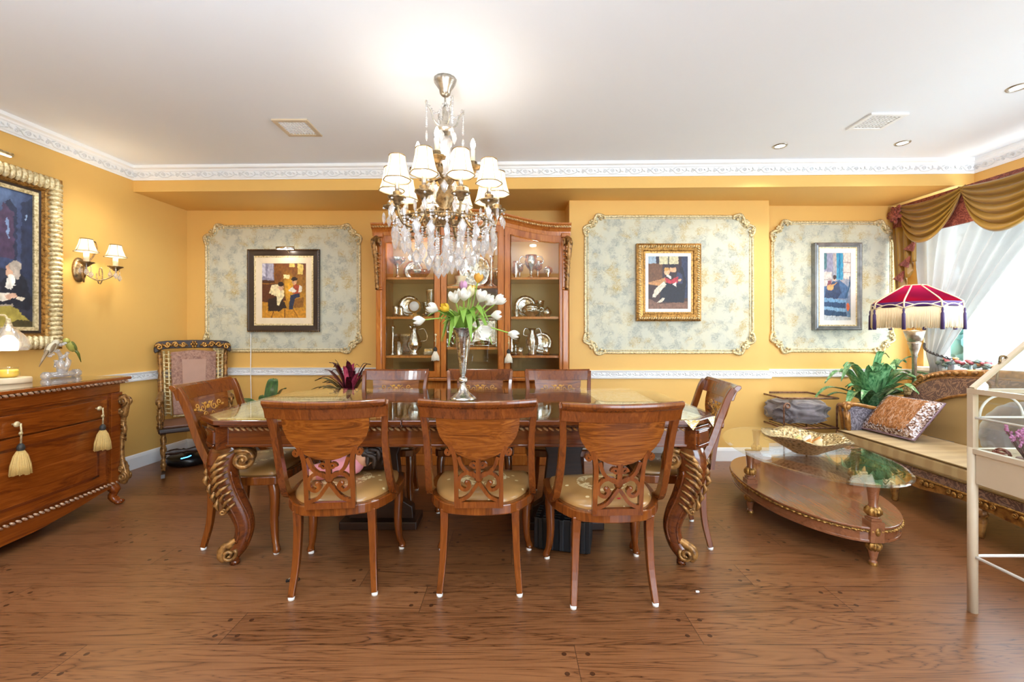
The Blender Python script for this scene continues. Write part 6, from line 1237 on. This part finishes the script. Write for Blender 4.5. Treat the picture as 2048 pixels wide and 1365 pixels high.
m = MB(); m.tube([(-.03, -1.3, ZT+.02), (-.03, .5, ZT+.02)], .012, 8); m.build('curtain_rod', M_('white'), sheer)
sf = thing('window_sheer', 'plain white voile hanging flat across the right window', 'curtain', (wr(2.9)-.02, 2.85, 0), math.atan(.05))
m = MB(); m.grid(lambda s, q: (.012*math.sin(s*TAU*26), lerp(.95, -1.1, s), lerp(2.30, .93, q)), 160, 4); m.build('voile', cloth_translucent('thin_voile', '#eef2f5', .5, .4), sf)
tb = thing('curtain_tieback', 'dark twisted cord tieback with tassel around the sheer curtain', 'tieback', (wr(3.98)-.12, 3.97, 1.03)); m = MB()
for ph_ in (0, PI): m.tube([(.03-.10*math.sin(PI*s)+.008*math.cos(s*40+ph_), .10-.26*s, .10-.14*s+.008*math.sin(s*40+ph_)) for s in [i/40 for i in range(41)]], .006, 5)
m.build('cord', plain('dark_cord_grey', '#3c3a3c', .5), tb); m = MB(); m.lathe([(.008, -.04), (.016, -.055), (.01, -.07), (.02, -.09), (.026, -.20), (.01, -.2)], (.02, -.15, 0), 16, amp=.05, lobes=8); m.build('tassel', plain('grey_tassel', '#8f8f98', .6), tb)

# flowers on the sill
fw = thing('flower_arrangement', 'dried pink and orange rose arrangement lying on the window sill', 'flowers', (wr(3.72)-.09, 3.70, .9035)); random.seed(21); m = MB(); m.tube(cr([(0, -.2, .03), (.01, -.05, .05), (0, .1, .05), (-.01, .22, .03)], 4), .008, 6)
for i in range(44): 
    y = random.uniform(-.2, .22); m.ball((random.uniform(-.05, .05), y, random.uniform(.015, .08)), (.02, .028, .008), 6, 4, Matrix.Rotation(random.uniform(0, 3), 3, random.choice('XYZ')))
m.build('leaves', plain('grey_green_leaves', '#7d8f8a', .5), fw); rose_m = (plain('dusty_pink', '#b0606a', .6), plain('dusty_orange', '#d59a62', .6))
for i in range(13):
    q = MB(); c = Vector((random.uniform(-.045, .02), lerp(-.2, .2, i/12), random.uniform(.04, .085)))
    for k in range(7): a = TAU*k*.382; q.ball(c+Vector((.011*math.cos(a)*k/7, .011*math.sin(a)*k/7, .002*k)), (.016, .016, .010), 6, 5)
    q.build('rose', rose_m[0 if i % 3 else 1], fw)

# ================================================================== miniature greenhouse on a stand
gh = thing('glass_plant_case', 'cream metal and glass greenhouse case on tall legs at right edge', 'plant case', (2.26, 1.45, 0))
X0, X1, Y0_, Y1_ = -.248, .248, -.45, .45; ZB, ZW, ZR = .70, .975, 1.185
for sx in (X0, X1):
    for sy in (Y0_, Y1_): MB().tube([(sx, sy, 0), (sx, sy, .72)], .0175, 12).build('leg', M_('cream'), gh)
m = MB()
for a in (X0, X1): m.tube([(a, Y0_, .245), (a, Y1_, .245)], .007, 6)
for a in (Y0_, Y1_): m.tube([(X0, a, .245), (X1, a, .245)], .007, 6)
m.build('stretcher', M_('whitem'), gh); m = MB()
for a in (X0, X1): m.bx(a-.008, a+.008, Y0_+.02, Y1_-.02, .565, .70)
for a in (Y0_, Y1_): m.bx(X0+.02, X1-.02, a-.008, a+.008, .565, .70)
m.bx(X0, X1, Y0_, Y1_, .64, .655); m.build('planter_tray', M_('cream'), gh, .002); m = MB(); r = .013
for z in (.705, .965): 
    for a in (X0, X1): m.bx(a-r, a+r, Y0_-r, Y1_+r, z-r*.8, z+r*.8)
    for a in (Y0_, Y1_): m.bx(X0+r, X1-r, a-r*.9, a+r*.9, z-r*.7, z+r*.7)
for sx in (X0, X1):
    for sy in (Y0_, Y1_): m.bx(sx-r*.95, sx+r*.95, sy-r*.95, sy+r*.95, .716, .954)
m.build('case_frame', M_('cream'), gh); m = MB()
for sy in (Y0_, Y1_): m.tube([(X0, sy, ZW), (0, sy, ZR), (X1, sy, ZW)], .013, 4, smooth=False)
m.tube([(0, Y0_, ZR), (0, Y1_, ZR)], .013, 4); m.build('roof_frame', M_('cream'), gh); m = MB()
for sy in (Y1_, Y0_): m.tube([(X0+.03+p*0+.19*(1-math.cos(PI*i/16))/2*1.0, sy, .85+.095*math.sin(PI*i/16)) for i, p in enumerate([0]*17)], .005, 6); m.tube([(X0, sy, .85), (X1, sy, .85)], .005, 6); m.tube([(X0+.03+.22+.19*(1-math.cos(PI*i/16))/2, sy, .85+.095*math.sin(PI*i/16)) for i in range(17)], .005, 6)
for sx in (X0, X1): m.tube([(sx, Y0_, .85), (sx, Y1_, .85)], .005, 6)
m.build('arched_glazing_bar', M_('whitem'), gh); m = MB()
for a in (X0, X1): m.bx(a-.0015, a+.0015, Y0_, Y1_, .71, .96)
for a in (Y0_, Y1_): m.bx(X0, X1, a-.0015, a+.0015, .71, .96); m.prism([(X0, .97), (X1, .97), (0, ZR-.01)], a-.0015, a+.0015, lambda p, q, h: (p, h, q))
m.build('glass_pane', M_('glass'), gh); m = MB()
for s in (-1, 1): m.add([(s*.248, Y0_, ZW), (s*.248, Y1_, ZW), (0, Y1_, ZR), (0, Y0_, ZR)], [(0, 1, 2, 3)])
m.build('roof_glass', M_('glass'), gh, solid=.003); m = MB(); m.tube(cr([(-.13, Y1_+.0, 1.09), (-.125, Y1_, 1.115), (-.105, Y1_, 1.115), (-.10, Y1_, 1.095)], 4), .005, 6); m.tube([(-.13, Y1_, 1.09), (-.14, Y1_, 1.04), (-.145, Y1_, .985)], .0045, 6); m.build('latch_hook', M_('bronze'), gh)
hp = thing('heather_plant', 'pink heather plant growing inside the glass plant case', 'potted plant', (2.10, 1.76, .656)); random.seed(2); m = MB(); k_ = MB()
MB().lathe([(.03, 0), (.042, .05), (.04, .052), (0, .046)], seg=16).build('pot', plain('small_terracotta', '#8d5b48', .6), hp)
for i in range(60):
    a = random.uniform(0, TAU); r_ = random.uniform(.01, .075); tip = Vector((r_*math.cos(a), r_*math.sin(a), random.uniform(.10, .165))); m.tube([(tip.x*.2, tip.y*.2, .04), tip], .0016, 4)
    for q in range(3): k_.ball(tip+Vector((random.uniform(-.006, .006), random.uniform(-.006, .006), .008*q)), (.005, .005, .006), 5, 4)
m.build('stems', plain('brown_stems', '#7a5a55', .6), hp); k_.build('flowers', plain('heather_pink', '#d58fc0', .5), hp)
sg = thing('twig_ball', 'small brown twig ball beside the heather in the glass case', 'ornament', (2.065, 1.865-.03, .6555)); m = MB()
for i in range(9): 
    q = Matrix.Rotation(random.uniform(0, PI), 3, 'X') @ Matrix.Rotation(random.uniform(0, PI), 3, 'Y'); m.tube([Vector((0, 0, .047))+q @ Vector((.028*math.cos(TAU*j/16), .028*math.sin(TAU*j/16), 0)) for j in range(16)], .0028, 4, True)
m.tube([(0, 0, 0), (0, 0, .02)], .016, 8); m.build('twigs', plain('red_brown_twig', '#8a4a3a', .5), sg)
gr = MB(); gr.bx(2.26+X0+.02, 2.26+X1-.02, 1.45+Y0_+.02, 1.45+Y1_-.02, .6548, .6552)
# trees outside the window
def tree(x, y, h, label):
    t = thing('garden_tree', label, 'tree', (x, y, -.3), 0, 'trees outside the window'); MB().lathe([(.12, 0), (.08, h*.5), (.02, h)], seg=10).build('trunk', M_('dark'), t); m = MB()
    for i in range(130): z_ = random.uniform(.15, 1); r_ = .42*(1-z_)+.08; a = random.uniform(0, TAU); q = r_*random.uniform(.4, 1); m.ball((q*math.cos(a), q*math.sin(a), .5+z_*(h-.4)), (.13, .13, .13), 6, 5)
    m.build('foliage', plain('evergreen_'+label[:5], '#2a5e58', .7), t)
tree(7.3, 6.80, 3.2, 'left blue-green tree seen through the window voile'); tree(8.6, 7.55, 3.4, 'right blue-green tree seen through the window voile')
struct(MB().bx(4.75, 12, -3, 12, -.4, -.3).build('ground', plain('pale_ground', '#cfd2cc', .8)))
